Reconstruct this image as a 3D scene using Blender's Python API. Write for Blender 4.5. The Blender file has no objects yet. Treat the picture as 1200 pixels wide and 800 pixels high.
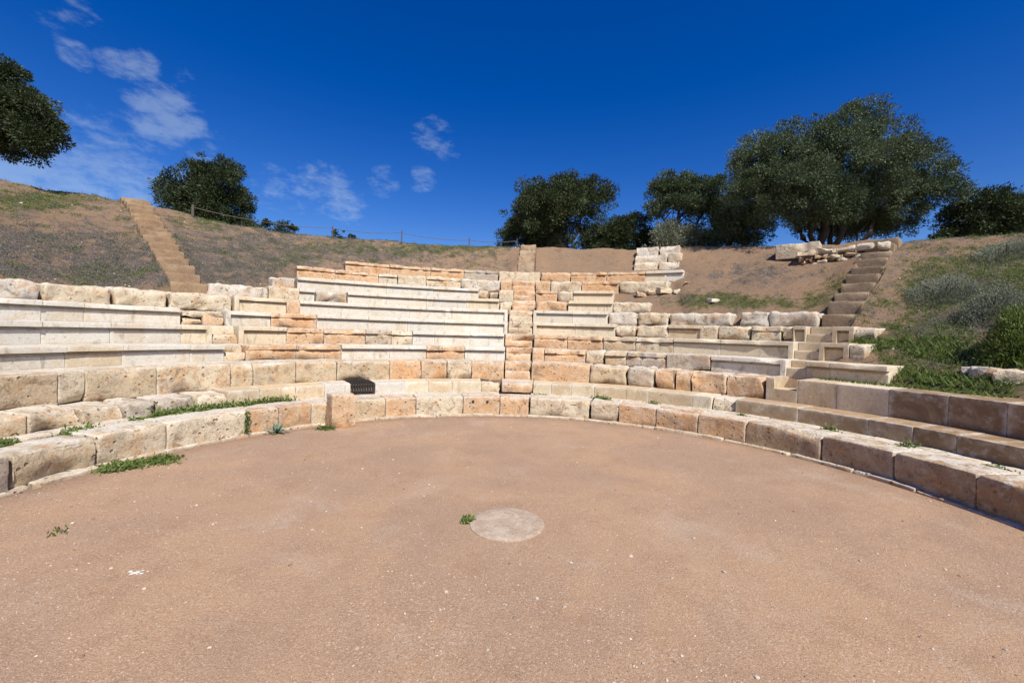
import bpy, math, random
import numpy as np
from mathutils import Vector, Matrix, noise

random.seed(7)
RNG = np.random.default_rng(11)
scene = bpy.context.scene
COL = scene.collection
S = 1.65                       # camera height in metres: every plan length below is in camera heights
CY = 2.229                     # centre of the round orchestra, straight ahead of the camera
F, PITCH, ROLL = 501.7, math.radians(-1.125), math.radians(1.586)
RR = [2.77, 2.797, 3.31, 3.648, 4.070, 4.491, 4.912, 5.334, 5.755, 6.176, 6.598, 7.019, 7.44]
HH = [0.03, .243, .359, .598, .782, .991, 1.190, 1.409, 1.623, 1.850, 2.090, 2.333]
rad, deg = math.radians, math.degrees

# ------------------------------------------------------------------ survey helpers
def proj(X, Y, Z):
    c, s = math.cos(PITCH), math.sin(PITCH)
    Z -= 1
    d = c*Y + s*Z; z = -s*Y + c*Z
    x = F*X/d; y = -F*z/d
    cr, sr = math.cos(ROLL), math.sin(ROLL)
    return 600 + cr*x - sr*y, 400 + sr*x + cr*y

def ray(u, v):
    a, b = u-600, v-400
    cr, sr = math.cos(ROLL), math.sin(ROLL)
    x, y = cr*a + sr*b, -sr*a + cr*b
    dx, dy, dz = x/F, 1.0, -y/F
    c, s = math.cos(PITCH), math.sin(PITCH)
    return dx, c*dy - s*dz, s*dy + c*dz

def at(u, v, Y):
    dx, dy, dz = ray(u, v)
    t = Y/dy
    return Vector((dx*t, Y, 1+dz*t))

def on_ground(u, v, h=0.0):
    dx, dy, dz = ray(u, v)
    t = (h-1)/dz
    return Vector((dx*t, dy*t, h))

def theta(u, R, h):
    lo, hi = -2.0, 2.0
    while CY + R*math.cos(lo) < .2: lo += .01
    while CY + R*math.cos(hi) < .2: hi -= .01
    for _ in range(40):
        m = (lo+hi)/2
        if proj(R*math.sin(m), CY + R*math.cos(m), h)[0] < u: lo = m
        else: hi = m
    return (lo+hi)/2

def pol(th, r, z):
    return Vector((r*math.sin(th), CY + r*math.cos(th), z))

def polar_of(p):
    return math.atan2(p.x, p.y-CY), math.hypot(p.x, p.y-CY)

# ------------------------------------------------------------------ terrain
CREST = [(-120, 10.3, 3.2), (-90, 10.3, 3.3), (-60, 10.3, 3.36), (-50, 10.2, 3.44), (-38, 9.2, 3.12), (-20, 8.8, 3.13), (0, 8.6, 3.15),
         (27, 8.4, 3.03), (48, 8.2, 2.80), (54, 8.0, 2.66), (61, 8.4, 2.66), (90, 8.6, 2.7), (120, 8.6, 2.6)]
START = [(-120, 5.7), (-45, 5.75), (-32, 7.44), (25, 7.44), (31, 5.75), (51, 5.75), (56, 4.15), (120, 4.15)]
def lerp_tab(tab, x, i):
    for a, b in zip(tab, tab[1:]):
        if x <= b[0]:
            t = min(1, max(0, (x-a[0])/(b[0]-a[0])))
            t = t*t*(3-2*t)
            return a[i] + (b[i]-a[i])*t
    return tab[-1][i]

CORN = [(0, .19), (3.36, .19), (3.648, .33)] + [(RR[k+1], HH[k]-.035) for k in range(3, 12)]
def ramp(r):
    for a, b in zip(CORN, CORN[1:]):
        if r <= b[0]:
            return a[1] + (b[1]-a[1])*(r-a[0])/(b[0]-a[0])
    return CORN[-1][1] + (r-CORN[-1][0])*.5

FLIGHTS = []
def cut_for_steps(th, r):
    for ta, Ra, tb, Rb, w in FLIGHTS:
        if Ra-.25 < r < Rb+.3:
            f = (r-Ra)/(Rb-Ra); lat = abs(th-(ta+(tb-ta)*f))*r
            if lat < w*.5-.01: return -.07 if r > Ra-.05 else 0
            if lat < w*.5+.3: return .10*(1-(lat-w*.5)/.3)*min(1, max(0, (Rb-.1-r)/.6))
    return 0

def hill(th, r, rough=1.0):
    d = deg(th)
    r0 = lerp_tab(START, d, 1); rc = lerp_tab(CREST, d, 1); hc = lerp_tab(CREST, d, 2)
    if r <= r0:
        return ramp(r)
    h0 = ramp(r0)
    sl = (hc-h0)/(rc-r0)
    a = h0 + sl*(r-r0)
    b = hc - .02*(r-rc) if r < 18 else hc - .02*(18-rc) - .11*(r-18)
    k = .16
    t = max(0, min(1, .5 + .5*(b-a)/k))
    z = b + (a-b)*t - k*t*(1-t) + .04
    p = Vector((r*math.sin(th), r*math.cos(th), 0))
    n = noise.fractal(p*1.6, 1, 2, 3)*.045 + noise.fractal(p*7, 1, 2, 3)*.016
    w = min(1, (r-r0)/.25)
    return z + n*rough*w + (cut_for_steps(th, r) if rough else 0)

def ground_z(x, y):
    th, r = math.atan2(x, y-CY), math.hypot(x, y-CY)
    if r < 2.79 or abs(th) > rad(112): return floor_z(r)
    return hill(th, r)

def floor_z(r):
    t = min(1, max(0, (r-1.7)/1.05)); t = t*t*(3-2*t)
    return .03*t

# ------------------------------------------------------------------ materials
class NT:
    def __init__(s, name):
        s.m = bpy.data.materials.new(name); s.m.use_nodes = True
        s.t = s.m.node_tree; s.t.nodes.clear()
        s.out = s.n('ShaderNodeOutputMaterial')
        s.b = s.n('ShaderNodeBsdfPrincipled')
        s.b.inputs['Roughness'].default_value = .92
        s.b.inputs['Specular IOR Level'].default_value = .15
        s.l(s.b.outputs[0], s.out.inputs[0])
    def n(s, k, **kw):
        x = s.t.nodes.new(k)
        for a, v in kw.items(): setattr(x, a, v)
        return x
    def l(s, a, b): s.t.links.new(a, b)
    def pos(s, rnd=False):
        g = s.n('ShaderNodeNewGeometry').outputs['Position']
        if not rnd: return g
        oi = s.n('ShaderNodeObjectInfo')
        mm = s.n('ShaderNodeMath', operation='MULTIPLY'); s.l(oi.outputs['Random'], mm.inputs[0]); mm.inputs[1].default_value = 73
        v = s.n('ShaderNodeVectorMath', operation='ADD'); s.l(g, v.inputs[0]); s.l(mm.outputs[0], v.inputs[1])
        return v.outputs[0]
    def noise(s, vec, scale, detail=6, rough=.6, dist=0):
        x = s.n('ShaderNodeTexNoise'); s.l(vec, x.inputs['Vector'])
        x.inputs['Scale'].default_value = scale; x.inputs['Detail'].default_value = detail
        x.inputs['Roughness'].default_value = rough; x.inputs['Distortion'].default_value = dist
        return x.outputs['Fac']
    def vor(s, vec, scale, feat='F1'):
        x = s.n('ShaderNodeTexVoronoi', feature=feat); s.l(vec, x.inputs['Vector']); x.inputs['Scale'].default_value = scale
        return x
    def rng(s, v, a, b, c=0., d=1., smooth=True):
        x = s.n('ShaderNodeMapRange'); x.interpolation_type = 'SMOOTHSTEP' if smooth else 'LINEAR'
        s.l(v, x.inputs['Value'])
        for i, val in zip(('From Min', 'From Max', 'To Min', 'To Max'), (a, b, c, d)): x.inputs[i].default_value = val
        return x.outputs['Result']
    def math(s, op, a, b):
        x = s.n('ShaderNodeMath', operation=op)
        for i, v in enumerate((a, b)):
            if isinstance(v, (int, float)): x.inputs[i].default_value = v
            else: s.l(v, x.inputs[i])
        return x.outputs[0]
    def mix(s, f, a, b, mode='MIX'):
        x = s.n('ShaderNodeMix', data_type='RGBA', blend_type=mode)
        for sock, v in ((x.inputs[0], f), (x.inputs[6], a), (x.inputs[7], b)):
            if isinstance(v, (int, float)): sock.default_value = v
            elif isinstance(v, tuple): sock.default_value = (*v, 1)
            else: s.l(v, sock)
        return x.outputs[2]
    def bump(s, h, strength, dist):
        x = s.n('ShaderNodeBump'); x.inputs['Strength'].default_value = strength; x.inputs['Distance'].default_value = dist
        s.l(h, x.inputs['Height']); s.l(x.outputs[0], s.b.inputs['Normal'])
    def color(s, c): 
        if isinstance(c, tuple): s.b.inputs['Base Color'].default_value = (*c, 1)
        else: s.l(c, s.b.inputs['Base Color'])

def n_sep(self, col):
    x = self.n('ShaderNodeSeparateColor'); self.l(col, x.inputs[0]); return x.outputs[0]
NT.n_sep = n_sep

def mat_stone(name, old):
    t = NT(name)
    p = t.pos(True)
    base = t.n('ShaderNodeObjectInfo').outputs['Color']
    wz = t.n('ShaderNodeAttribute', attribute_name='wz').outputs['Fac']
    ew = t.n('ShaderNodeAttribute', attribute_name='ew').outputs['Fac']
    big = t.noise(p, 2.2, 6, .6, .9); mid = t.noise(p, 7, 8, .65); fine = t.noise(p, 34, 6, .7)
    if old:
        c = t.mix(t.rng(big, .40, .60, .38, 0), base, (.64, .53, .38))
        c = t.mix(t.rng(t.noise(p, 3.0, 7, .65, 1.0), .51, .62, 0, .50), c, (.53, .275, .11))
        c = t.mix(t.rng(mid, .54, .68, 0, .5), c, (.64, .55, .42))
        c = t.mix(t.rng(t.noise(p, 4.2, 9, .75, 1.4), .52, .63, 0, .72), c, (.235, .155, .09))
        bl = t.math('ADD', wz, t.math('MULTIPLY', t.math('SUBTRACT', t.noise(p, 4, 7, .7), .5), 2.2))
        c = t.mix(t.rng(bl, .98, 1.28, 0, .75), c, (.70, .65, .56))
        e2 = t.math('MULTIPLY', ew, t.rng(t.noise(p, 9, 6, .7), .38, .56))
        c = t.mix(t.math('MULTIPLY', e2, .5), c, (.68, .59, .46))
        c = t.mix(t.rng(t.noise(p, 20, 6, .75), .57, .65, 0, .65), c, (.085, .07, .055))
        c = t.mix(t.rng(t.noise(p, 1.5, 8, .8, .6), .55, .68, 0, .6), c, (.30, .265, .225))
        pits = t.rng(t.vor(p, 30).outputs['Distance'], .05, .18)
        c = t.mix(t.math('MULTIPLY', t.math('SUBTRACT', 1, pits), .5), c, (.10, .06, .035))
        pv = t.vor(p, 13); big_pits = t.math('MULTIPLY', t.rng(pv.outputs['Distance'], .10, .30, 1, 0), t.rng(t.n_sep(pv.outputs['Color']), .70, .76))
        c = t.mix(t.math('MULTIPLY', big_pits, .6), c, (.13, .08, .045))
        c = t.mix(t.rng(fine, .3, .7, .30, 0), c, (.16, .11, .07))
        h = t.math('ADD', t.math('ADD', t.math('MULTIPLY', mid, .9), t.math('MULTIPLY', fine, .45)), t.math('SUBTRACT', t.math('MULTIPLY', pits, .5), t.math('MULTIPLY', big_pits, .9)))
        t.bump(h, .8, .03)
    else:
        c = t.mix(t.rng(big, .46, .64, 0, .45), base, (.55, .43, .28))
        c = t.mix(t.rng(mid, .52, .68, 0, .38), c, (.74, .69, .60))
        streak = t.n('ShaderNodeMapping'); t.l(p, streak.inputs[0]); streak.inputs['Scale'].default_value = (1, 1, .3)
        st = t.noise(streak.outputs[0], 6.5, 7, .72, .7)
        c = t.mix(t.rng(st, .54, .66, 0, .55), c, (.24, .19, .135))
        c = t.mix(t.rng(t.noise(p, 2.6, 8, .72, .9), .56, .68, 0, .45), c, (.42, .27, .14))
        c = t.mix(t.rng(t.noise(p, 24, 6, .75), .57, .66, 0, .55), c, (.13, .105, .08))
        e2 = t.math('MULTIPLY', ew, t.rng(t.noise(p, 9, 6, .7), .40, .60))
        c = t.mix(t.math('MULTIPLY', e2, .5), c, (.74, .70, .62))
        c = t.mix(t.rng(fine, .3, .65, .22, 0), c, (.2, .15, .1))
        h = t.math('ADD', t.math('MULTIPLY', mid, .5), t.math('MULTIPLY', fine, .4))
        t.bump(h, .6, .016)
    t.color(c)
    return t.m

M_OLD = mat_stone('weathered_limestone', True)
M_NEW = mat_stone('dressed_limestone', False)

def mat_floor():
    t = NT('packed_earth'); p = t.pos()
    c = t.mix(t.rng(t.noise(p, .55, 7, .65, .6), .40, .60), (.445, .280, .166), (.365, .238, .155))
    c = t.mix(t.rng(t.noise(p, 2.3, 8, .7), .46, .68, 0, .6), c, (.33, .195, .115))
    c = t.mix(t.rng(t.noise(p, .9, 7, .7, .5), .52, .68, 0, .6), c, (.47, .36, .265))
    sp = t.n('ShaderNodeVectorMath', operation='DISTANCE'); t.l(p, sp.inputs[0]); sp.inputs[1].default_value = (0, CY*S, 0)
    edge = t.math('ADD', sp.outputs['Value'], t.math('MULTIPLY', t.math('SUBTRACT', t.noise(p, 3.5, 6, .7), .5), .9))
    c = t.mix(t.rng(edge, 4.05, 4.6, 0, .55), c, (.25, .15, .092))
    g1 = t.vor(p, 75); g2 = t.vor(p, 38)
    dens = t.rng(t.noise(p, 1.3, 5, .6), .38, .66)
    wh = t.math('MULTIPLY', t.rng(g1.outputs['Distance'], .16, .26, 1, 0), t.rng(t.n_sep(g1.outputs['Color']), .74, .78))
    wh2 = t.math('MULTIPLY', t.rng(g2.outputs['Distance'], .12, .2, 1, 0), t.rng(t.n_sep(g2.outputs['Color']), .86, .9))
    c = t.mix(t.math('MULTIPLY', t.math('MAXIMUM', wh, wh2), t.math('ADD', .25, t.math('MULTIPLY', dens, .55))), c, (.62, .54, .45))
    dk = t.math('MULTIPLY', t.rng(g1.outputs['Distance'], .12, .22, 1, 0), t.rng(t.n_sep(g1.outputs['Color']), .14, .10))
    c = t.mix(t.math('MULTIPLY', dk, .55), c, (.11, .075, .055))
    fine = t.noise(p, 70, 4, .75)
    c = t.mix(t.rng(fine, .35, .7, .34, 0), c, (.18, .11, .068))
    c = t.mix(t.rng(t.noise(p, 150, 2, .8), .55, .66, 0, .6), c, (.66, .52, .40))
    c = t.mix(t.rng(t.noise(p, 110, 2, .8), .54, .66, 0, .55), c, (.15, .095, .065))
    c = t.mix(t.rng(t.noise(p, 42, 3, .8), .57, .68, 0, .5), c, (.62, .48, .36))
    c = t.mix(t.rng(t.noise(p, 26, 5, .8), .55, .75, 0, .4), c, (.22, .14, .095))
    t.color(c)
    h = t.math('ADD', t.math('MULTIPLY', t.noise(p, 14, 8, .75), .35), t.math('MULTIPLY', t.math('MAXIMUM', wh, wh2), .3))
    h = t.math('ADD', h, t.math('MULTIPLY', fine, .35))
    t.bump(h, .8, .022)
    return t.m
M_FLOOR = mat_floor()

def mat_hill():
    t = NT('hillside_soil'); p = t.pos()
    dark = t.n('ShaderNodeAttribute', attribute_name='dark').outputs['Fac']
    green = t.n('ShaderNodeAttribute', attribute_name='green').outputs['Fac']
    c = t.mix(t.rng(t.noise(p, .8, 7, .65), .35, .7), (.44, .285, .17), (.37, .255, .165))
    c = t.mix(t.rng(t.noise(p, 5, 8, .75), .5, .75, 0, .6), c, (.24, .145, .09))
    n = t.noise(p, 2.2, 9, .75, .8)
    d = t.math('ADD', t.math('ADD', t.math('MULTIPLY', t.math('SUBTRACT', n, .5), 2.1), t.math('ADD', t.math('MULTIPLY', t.math('SUBTRACT', t.noise(p, 9, 8, .8), .5), 1.7), t.math('MULTIPLY', t.math('SUBTRACT', t.noise(p, 27, 5, .8), .5), 1.3))), t.math('MULTIPLY', dark, .36))
    c = t.mix(t.rng(d, .20, .36, 0, .86), c, t.mix(t.rng(t.noise(p, 34, 5, .8), .42, .62), (.075, .069, .069), (.28, .255, .24)))
    n2 = t.noise(p, 2.5, 9, .75, .4)
    g = t.math('ADD', t.math('ADD', t.math('MULTIPLY', t.math('SUBTRACT', n2, .5), 1.4), t.math('MULTIPLY', t.math('SUBTRACT', t.noise(p, 12, 8, .8), .5), 1.1)), t.math('MULTIPLY', green, .42))
    c = t.mix(t.rng(g, .24, .40, 0, .75), c, (.10, .125, .040))
    st = t.vor(p, 17)
    c = t.mix(t.math('MULTIPLY', t.rng(st.outputs['Distance'], .15, .28, 1, 0), t.rng(t.n_sep(st.outputs['Color']), .84, .88)), c, (.50, .40, .30))
    c = t.mix(t.rng(t.noise(p, 50, 4, .8), .35, .7, .4, 0), c, (.10, .065, .045))
    t.color(c)
    h = t.math('ADD', t.noise(p, 11, 9, .8), t.math('MULTIPLY', t.noise(p, 60, 4, .8), .4))
    t.bump(h, 1.0, .09)
    return t.m
M_HILL = mat_hill()

def mat_leaf(name, a, b, trans=.25, hi=None):
    t = NT(name)
    v = t.n('ShaderNodeAttribute', attribute_name='tone').outputs['Fac']
    c = t.mix(v, a, b)
    if hi: c = t.mix(t.rng(v, .82, 1.0, 0, .8), c, hi)
    t.color(c); t.b.inputs['Roughness'].default_value = .6; t.b.inputs['Specular IOR Level'].default_value = .3
    tr = t.n('ShaderNodeBsdfTranslucent'); t.l(c, tr.inputs[0])
    mx = t.n('ShaderNodeMixShader'); mx.inputs[0].default_value = trans
    t.l(t.b.outputs[0], mx.inputs[1]); t.l(tr.outputs[0], mx.inputs[2]); t.l(mx.outputs[0], t.out.inputs[0])
    return t.m
M_OLIVE = mat_leaf('olive_leaf', (.038, .060, .024), (.135, .182, .090), .18, (.28, .31, .22))
M_DARKLEAF = mat_leaf('evergreen_leaf', (.024, .038, .014), (.075, .100, .036), .18, (.14, .17, .08))
M_GREYLEAF = mat_leaf('grey_shrub_leaf', (.12, .135, .085), (.29, .31, .22), .15)
M_GRASS = mat_leaf('fresh_weed_leaf', (.075, .115, .022), (.22, .28, .075), .35)
M_SCRUB = mat_leaf('dry_scrub_leaf', (.070, .076, .052), (.23, .23, .175), .1)
M_DRY = mat_leaf('dry_weed_stalk', (.060, .054, .052), (.34, .30, .26), .1)
M_AGAVE = mat_leaf('rosette_leaf', (.07, .12, .075), (.17, .24, .16), .1)

def mat_bark():
    t = NT('olive_bark'); p = t.pos()
    n = t.noise(p, 9, 8, .75)
    t.color(t.mix(n, (.035, .028, .022), (.13, .105, .085))); t.bump(n, 1, .05); return t.m
M_BARK = mat_bark()
def mat_step():
    t = NT('earth_step'); p = t.pos(True)
    base = t.n('ShaderNodeObjectInfo').outputs['Color']
    c = t.mix(t.rng(t.noise(p, 4, 8, .75, .5), .44, .62, 0, .7), base, (.21, .14, .085))
    c = t.mix(t.rng(t.noise(p, 8, 8, .75, .5), .58, .7, 0, .5), c, (.46, .35, .235))
    c = t.mix(t.rng(t.noise(p, 40, 4, .7), .4, .7, .35, 0), c, (.14, .09, .055))
    t.color(c); t.bump(t.noise(p, 16, 8, .7), .7, .02); return t.m
M_STEP = mat_step()
def mat_plain(name, a, b, scale=12, rough=.8):
    t = NT(name); p = t.pos(); n = t.noise(p, scale, 6, .7)
    t.color(t.mix(n, a, b)); t.bump(n, .4, .01); t.b.inputs['Roughness'].default_value = rough; return t.m
M_WOOD = mat_plain('grey_post_wood', (.06, .05, .042), (.16, .13, .105))
M_ROPE = mat_plain('rope_fibre', (.10, .085, .065), (.2, .17, .13))
M_IRON = mat_plain('dark_iron', (.018, .017, .018), (.05, .045, .045), 20, .55)
M_DISC = None
def mat_peb():
    t = NT('loose_gravel')
    v = t.n('ShaderNodeAttribute', attribute_name='tone').outputs['Fac']
    t.color(t.mix(v, (.16, .10, .07), (.62, .54, .45))); return t.m
M_PEB = mat_peb()

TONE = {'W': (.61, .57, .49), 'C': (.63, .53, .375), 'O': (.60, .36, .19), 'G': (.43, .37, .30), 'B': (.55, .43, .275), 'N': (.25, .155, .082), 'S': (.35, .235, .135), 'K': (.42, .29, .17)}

# ------------------------------------------------------------------ object helpers
def tag(o, label=None, cat=None, group=None, kind=None):
    for k, v in (('label', label), ('category', cat), ('group', group), ('kind', kind)):
        if v: o[k] = v
    return o

def empty(name, loc, label, cat, group=None):
    o = bpy.data.objects.new(name, None); COL.objects.link(o)
    o.location = Vector(loc)*S; o.empty_display_size = .1
    return tag(o, label, cat, group)

def build(name, verts, faces, mat, parent=None, tone=None, attrs=None, smooth=None):
    """verts in camera heights, world space"""
    me = bpy.data.meshes.new(name)
    off = parent.location if parent else Vector((0, 0, 0))
    q = parent
    while q is not None and q.parent is not None:
        q = q.parent; off = off + q.location
    V = np.asarray(verts, dtype=np.float64)*S - np.array(off)
    me.from_pydata(V.tolist(), [], faces if isinstance(faces, list) else faces.tolist())
    me.materials.append(mat)
    for an, av in (attrs or {}).items():
        a = me.attributes.new(an, 'FLOAT', 'POINT'); a.data.foreach_set('value', np.asarray(av, dtype=np.float32))
    if smooth is not None:
        me.polygons.foreach_set('use_smooth', [True]*len(me.polygons))
        me.set_sharp_from_angle(angle=rad(smooth))
    me.update()
    o = bpy.data.objects.new(name, me); COL.objects.link(o)
    if parent: o.parent = parent
    if tone:
        c = TONE[tone] if isinstance(tone, str) else tone
        k = random.uniform(.9, 1.08); w = random.uniform(-.03, .03)
        o.color = (min(1, c[0]*k*(1+w)), c[1]*k, c[2]*k*(1-w), 1)
    return o

def centre_object(o):
    """put an object's origin at the middle of its foot"""
    me = o.data
    co = np.empty(len(me.vertices)*3, dtype=np.float32); me.vertices.foreach_get('co', co); co = co.reshape(-1, 3)
    c = np.array([(co[:, 0].min()+co[:, 0].max())/2, (co[:, 1].min()+co[:, 1].max())/2, co[:, 2].min()])
    me.vertices.foreach_set('co', (co-c).astype(np.float32).ravel()); me.update()
    o.location = Vector(c.tolist()) + o.location
    return o

def grid_line(L, rho, step):
    if L < 3*rho: rho = L*.2
    n = max(1, int(round((L-2*rho)/step)))
    a = [0, rho*.45] + [rho + (L-2*rho)*i/n for i in range(n+1)] + [L-rho*.45, L]
    return a

def shell(L, D, H, style, step=.035, lip=None, fr0=0, fr1=0, seed=None, chips=None, notch=None):
    """a stone block in its own box: s 0..L along, d 0..D deep (0 = front), z 0..H; returns points, faces, wz"""
    rnd = random.Random(seed if seed is not None else random.random())
    P = {'new': (.0035, .0016, 0), 'dressed': (.009, .0055, 3), 'old': (.011, .008, 4), 'worn': (.013, .009, 6), 'rough': (.045, .019, 4), 'rubble': (.045, .026, 5), 'crisp': (.004, .001, 0)}[style]
    rho, amp, nch = P
    rho = min(rho, H*.22, L*.22, D*.22)
    gs, gd, gz = grid_line(L, rho, step), grid_line(D, rho, max(step, .06)), grid_line(H, rho, step)
    lipz = None
    if lip:
        lipz = H - lip[0]
        gz = sorted([g for g in gz if not -.04 < g-lipz < .012] + [lipz-.034, lipz-.022, lipz-.004, lipz+.001])
        for fw in ((fr0, 0), (fr1, 1)):
            if fw[0]:
                x = fw[0] if not fw[1] else L-fw[0]
                gs = sorted([g for g in gs if abs(g-x) > .008] + [x-.002, x+.002])
    if notch:
        for x in notch[:2]: gs = sorted([g for g in gs if abs(g-x) > .008] + [x-.002, x+.002])
    off = Vector((rnd.uniform(-99, 99), rnd.uniform(-99, 99), rnd.uniform(-99, 99)))
    cuts = []
    for _ in range(nch if chips is None else chips):
        ca, cc = rnd.choice((0, L)), rnd.choice((0, 0, H, H, H))
        if rnd.random() < .4: ca = rnd.uniform(.2, .8)*L
        n = Vector(((1 if ca > L*.5 else -1)*rnd.uniform(0, 1) if ca in (0, L) else rnd.uniform(-.3, .3), -rnd.uniform(.5, 1.2), (1 if cc else -1)*rnd.uniform(.3, 1))).normalized()
        cuts.append((Vector((ca, 0, cc)), n, rnd.uniform(.008, {'dressed': .035, 'new': .022}.get(style, .06))))
    idx, pts, wz, ews = {}, [], [], []
    ns, nd, nz = len(gs), len(gd), len(gz)
    def vert(i, j, k):
        key = (i, j, k)
        if key in idx: return idx[key]
        p = Vector((gs[i], gd[j], gz[k]))
        q = Vector((min(max(p.x, rho), L-rho), min(max(p.y, rho), D-rho), min(max(p.z, rho), H-rho)))
        v = p-q
        if v.length > rho and rho > 0: p = q + v*(rho/v.length)
        if notch and gs[i] > notch[0] and gs[i] < notch[1] and p.z > H-notch[2]:
            p.z = H-notch[2]
        if lip and gz[k] < lipz:
            o = lip[1]*(.70 + .9*max(0, 1-(lipz-gz[k])/.03))
            if gs[i] < fr0 or gs[i] > L-fr1: o = 0
            p.y += o*(1-p.y/D)
        if lip and style == 'old' and gz[k] >= lipz:
            e = noise.fractal(Vector((gs[i]*5, 3.3, 0))+off, 1, 2, 4)
            ero = min(1, max(0, (e+.12)*2.6))
            p.y += lip[1]*1.05*ero*(1-p.y/D)
            p.z -= .010*ero*(gz[k]/H)
        for c, n, dd in cuts:
            t = (p-c).dot(n) + dd
            if t > 0: p -= n*(t*.92*max(0, 1-((p-c).length/.20)**4))
        m = noise.fractal(p*7+off, .9, 2.1, 4); m2 = noise.noise_vector(p*16+off)
        dirv = v.normalized() if v.length > 1e-6 else Vector((0, 0, 0))
        if style in ('rough', 'rubble', 'worn'):
            lo = noise.fractal(p*3+off, 1, 2, 2)
            p += dirv*(m*amp*1.3 + lo*amp*.8 - amp*.5) + m2*amp*.35
        else:
            p += dirv*(m*amp) + m2*amp*.3
        e1 = sorted((min(gs[i], L-gs[i]), gd[j], min(H-gz[k], gz[k]+.02)))
        ews.append(max(0, 1-e1[1]/.04))
        pts.append(p); wz.append(gz[k]/H + (.35*gd[j]/D))
        idx[key] = len(pts)-1
        return idx[key]
    faces = []
    def q(a, b, c, d): faces.append((a, b, c, d))
    for i in range(ns-1):
        for k in range(nz-1):
            q(vert(i, 0, k), vert(i+1, 0, k), vert(i+1, 0, k+1), vert(i, 0, k+1))
            q(vert(i+1, nd-1, k), vert(i, nd-1, k), vert(i, nd-1, k+1), vert(i+1, nd-1, k+1))
        for j in range(nd-1):
            q(vert(i, j, nz-1), vert(i+1, j, nz-1), vert(i+1, j+1, nz-1), vert(i, j+1, nz-1))
            q(vert(i+1, j, 0), vert(i, j, 0), vert(i, j+1, 0), vert(i+1, j+1, 0))
    for j in range(nd-1):
        for k in range(nz-1):
            q(vert(0, j+1, k), vert(0, j, k), vert(0, j, k+1), vert(0, j+1, k+1))
            q(vert(ns-1, j, k), vert(ns-1, j+1, k), vert(ns-1, j+1, k+1), vert(ns-1, j, k+1))
    return pts, faces, (wz, ews)

def arc_block(parent, name, t0, t1, R, Rb, z0, z1, style, tone, lip=None, fr0=0, fr1=0, step=.035, gap=.006, notch=None, chips=None):
    g = gap/R
    t0 += g*.5; t1 -= g*.5
    L = (t1-t0)*R; D = Rb-R
    if style in ('rough', 'rubble', 'worn'): z1 += random.uniform(-.012, .006)
    elif style in ('old', 'dressed'):
        z1 += random.uniform(-.004, .003); R += random.uniform(-.006, .008)
    else: R += random.uniform(-.004, .005); z1 += random.uniform(-.003, .003)
    pts, fc, wz = shell(L, D, z1-z0, style, step, lip, fr0, fr1, notch=notch, chips=chips)
    W = [pol(t0 + p.x/((t1-t0)*R)*(t1-t0) if L else t0, R+p.y, z0+p.z) for p in pts]
    m = M_NEW if style in ('new', 'crisp') else M_OLD
    return build(name, W, fc, m, parent, tone, {'wz': wz[0], 'ew': wz[1]}, 32 if style in ('new', 'crisp') else 50)

def box_block(parent, name, base, yaw, L, D, H, style, tone, tilt=(0, 0), step=.03, lip=None):
    """free block: base = middle of its foot, front looks along -y turned by yaw"""
    pts, fc, wz = shell(L, D, H, style, step, lip)
    M = Matrix.Rotation(yaw, 4, 'Z') @ Matrix.Rotation(tilt[0], 4, 'X') @ Matrix.Rotation(tilt[1], 4, 'Y')
    W = [base + M @ Vector((p.x-L/2, p.y-D/2, p.z)) for p in pts]
    return build(name, W, fc, M_OLD if style != 'new' else M_NEW, parent, tone, {'wz': wz[0], 'ew': wz[1]}, 50)

def unit_ico(sub):
    import bmesh
    bm = bmesh.new(); bmesh.ops.create_icosphere(bm, subdivisions=sub, radius=1)
    v = [x.co.copy() for x in bm.verts]; f = [[y.index for y in x.verts] for x in bm.faces]; bm.free()
    return v, f
ICO3, ICO1 = unit_ico(3), unit_ico(1)

def rock(parent, name, c, r, tone, squash=.6, yaw=0.):
    off = Vector((random.uniform(-50, 50), random.uniform(-50, 50), 0))
    V = []; wz = []
    M = Matrix.Rotation(yaw, 3, 'Z')
    rx, ry, rz = r if isinstance(r, tuple) else (r, r*.85, r*squash)
    for v in ICO3[0]:
        u = Vector([math.copysign(abs(a)**.62, a) for a in v]); u = u/max(abs(a) for a in u)*.55 + u.normalized()*.45
        k = 1 + .28*noise.fractal(v*1.5+off, 1, 2, 4)
        V.append(c + M @ Vector((u.x*rx*k, u.y*ry*k, u.z*rz*k))); wz.append(.5+.5*v.z)
    return build(name, V, ICO3[1], M_OLD, parent, tone, {'wz': wz}, 40)

# ------------------------------------------------------------------ ground and hillside
def make_ground():
    rs = [0.02, .3, .6, .9, 1.2, 1.5, 1.7, 1.85, 2.0, 2.15, 2.3, 2.45, 2.6, 2.72, 2.85, 3.0, 3.3, 4, 5, 7, 10, 20, 60, 200, 700]
    n = 160
    V, Fc = [], []
    for r in rs:
        for i in range(n):
            t = 2*math.pi*i/n
            p = pol(t, r, floor_z(r))
            if .2 < r < 8: p.z += noise.fractal(Vector((p.x, p.y, 0))*1.1, 1, 2, 3)*.006
            if r >= 2.85 and abs((t+math.pi) % (2*math.pi)-math.pi) < rad(112): p.z = -.05
            V.append(p)
    for a in range(len(rs)-1):
        for i in range(n):
            j = (i+1) % n
            Fc.append((a*n+j, a*n+i, (a+1)*n+i, (a+1)*n+j))
    V.append(pol(0, 0, 0)); c = len(V)-1
    for i in range(n): Fc.append((c, i, (i+1) % n))
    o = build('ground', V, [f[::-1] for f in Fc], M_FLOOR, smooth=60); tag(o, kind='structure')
make_ground()

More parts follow.
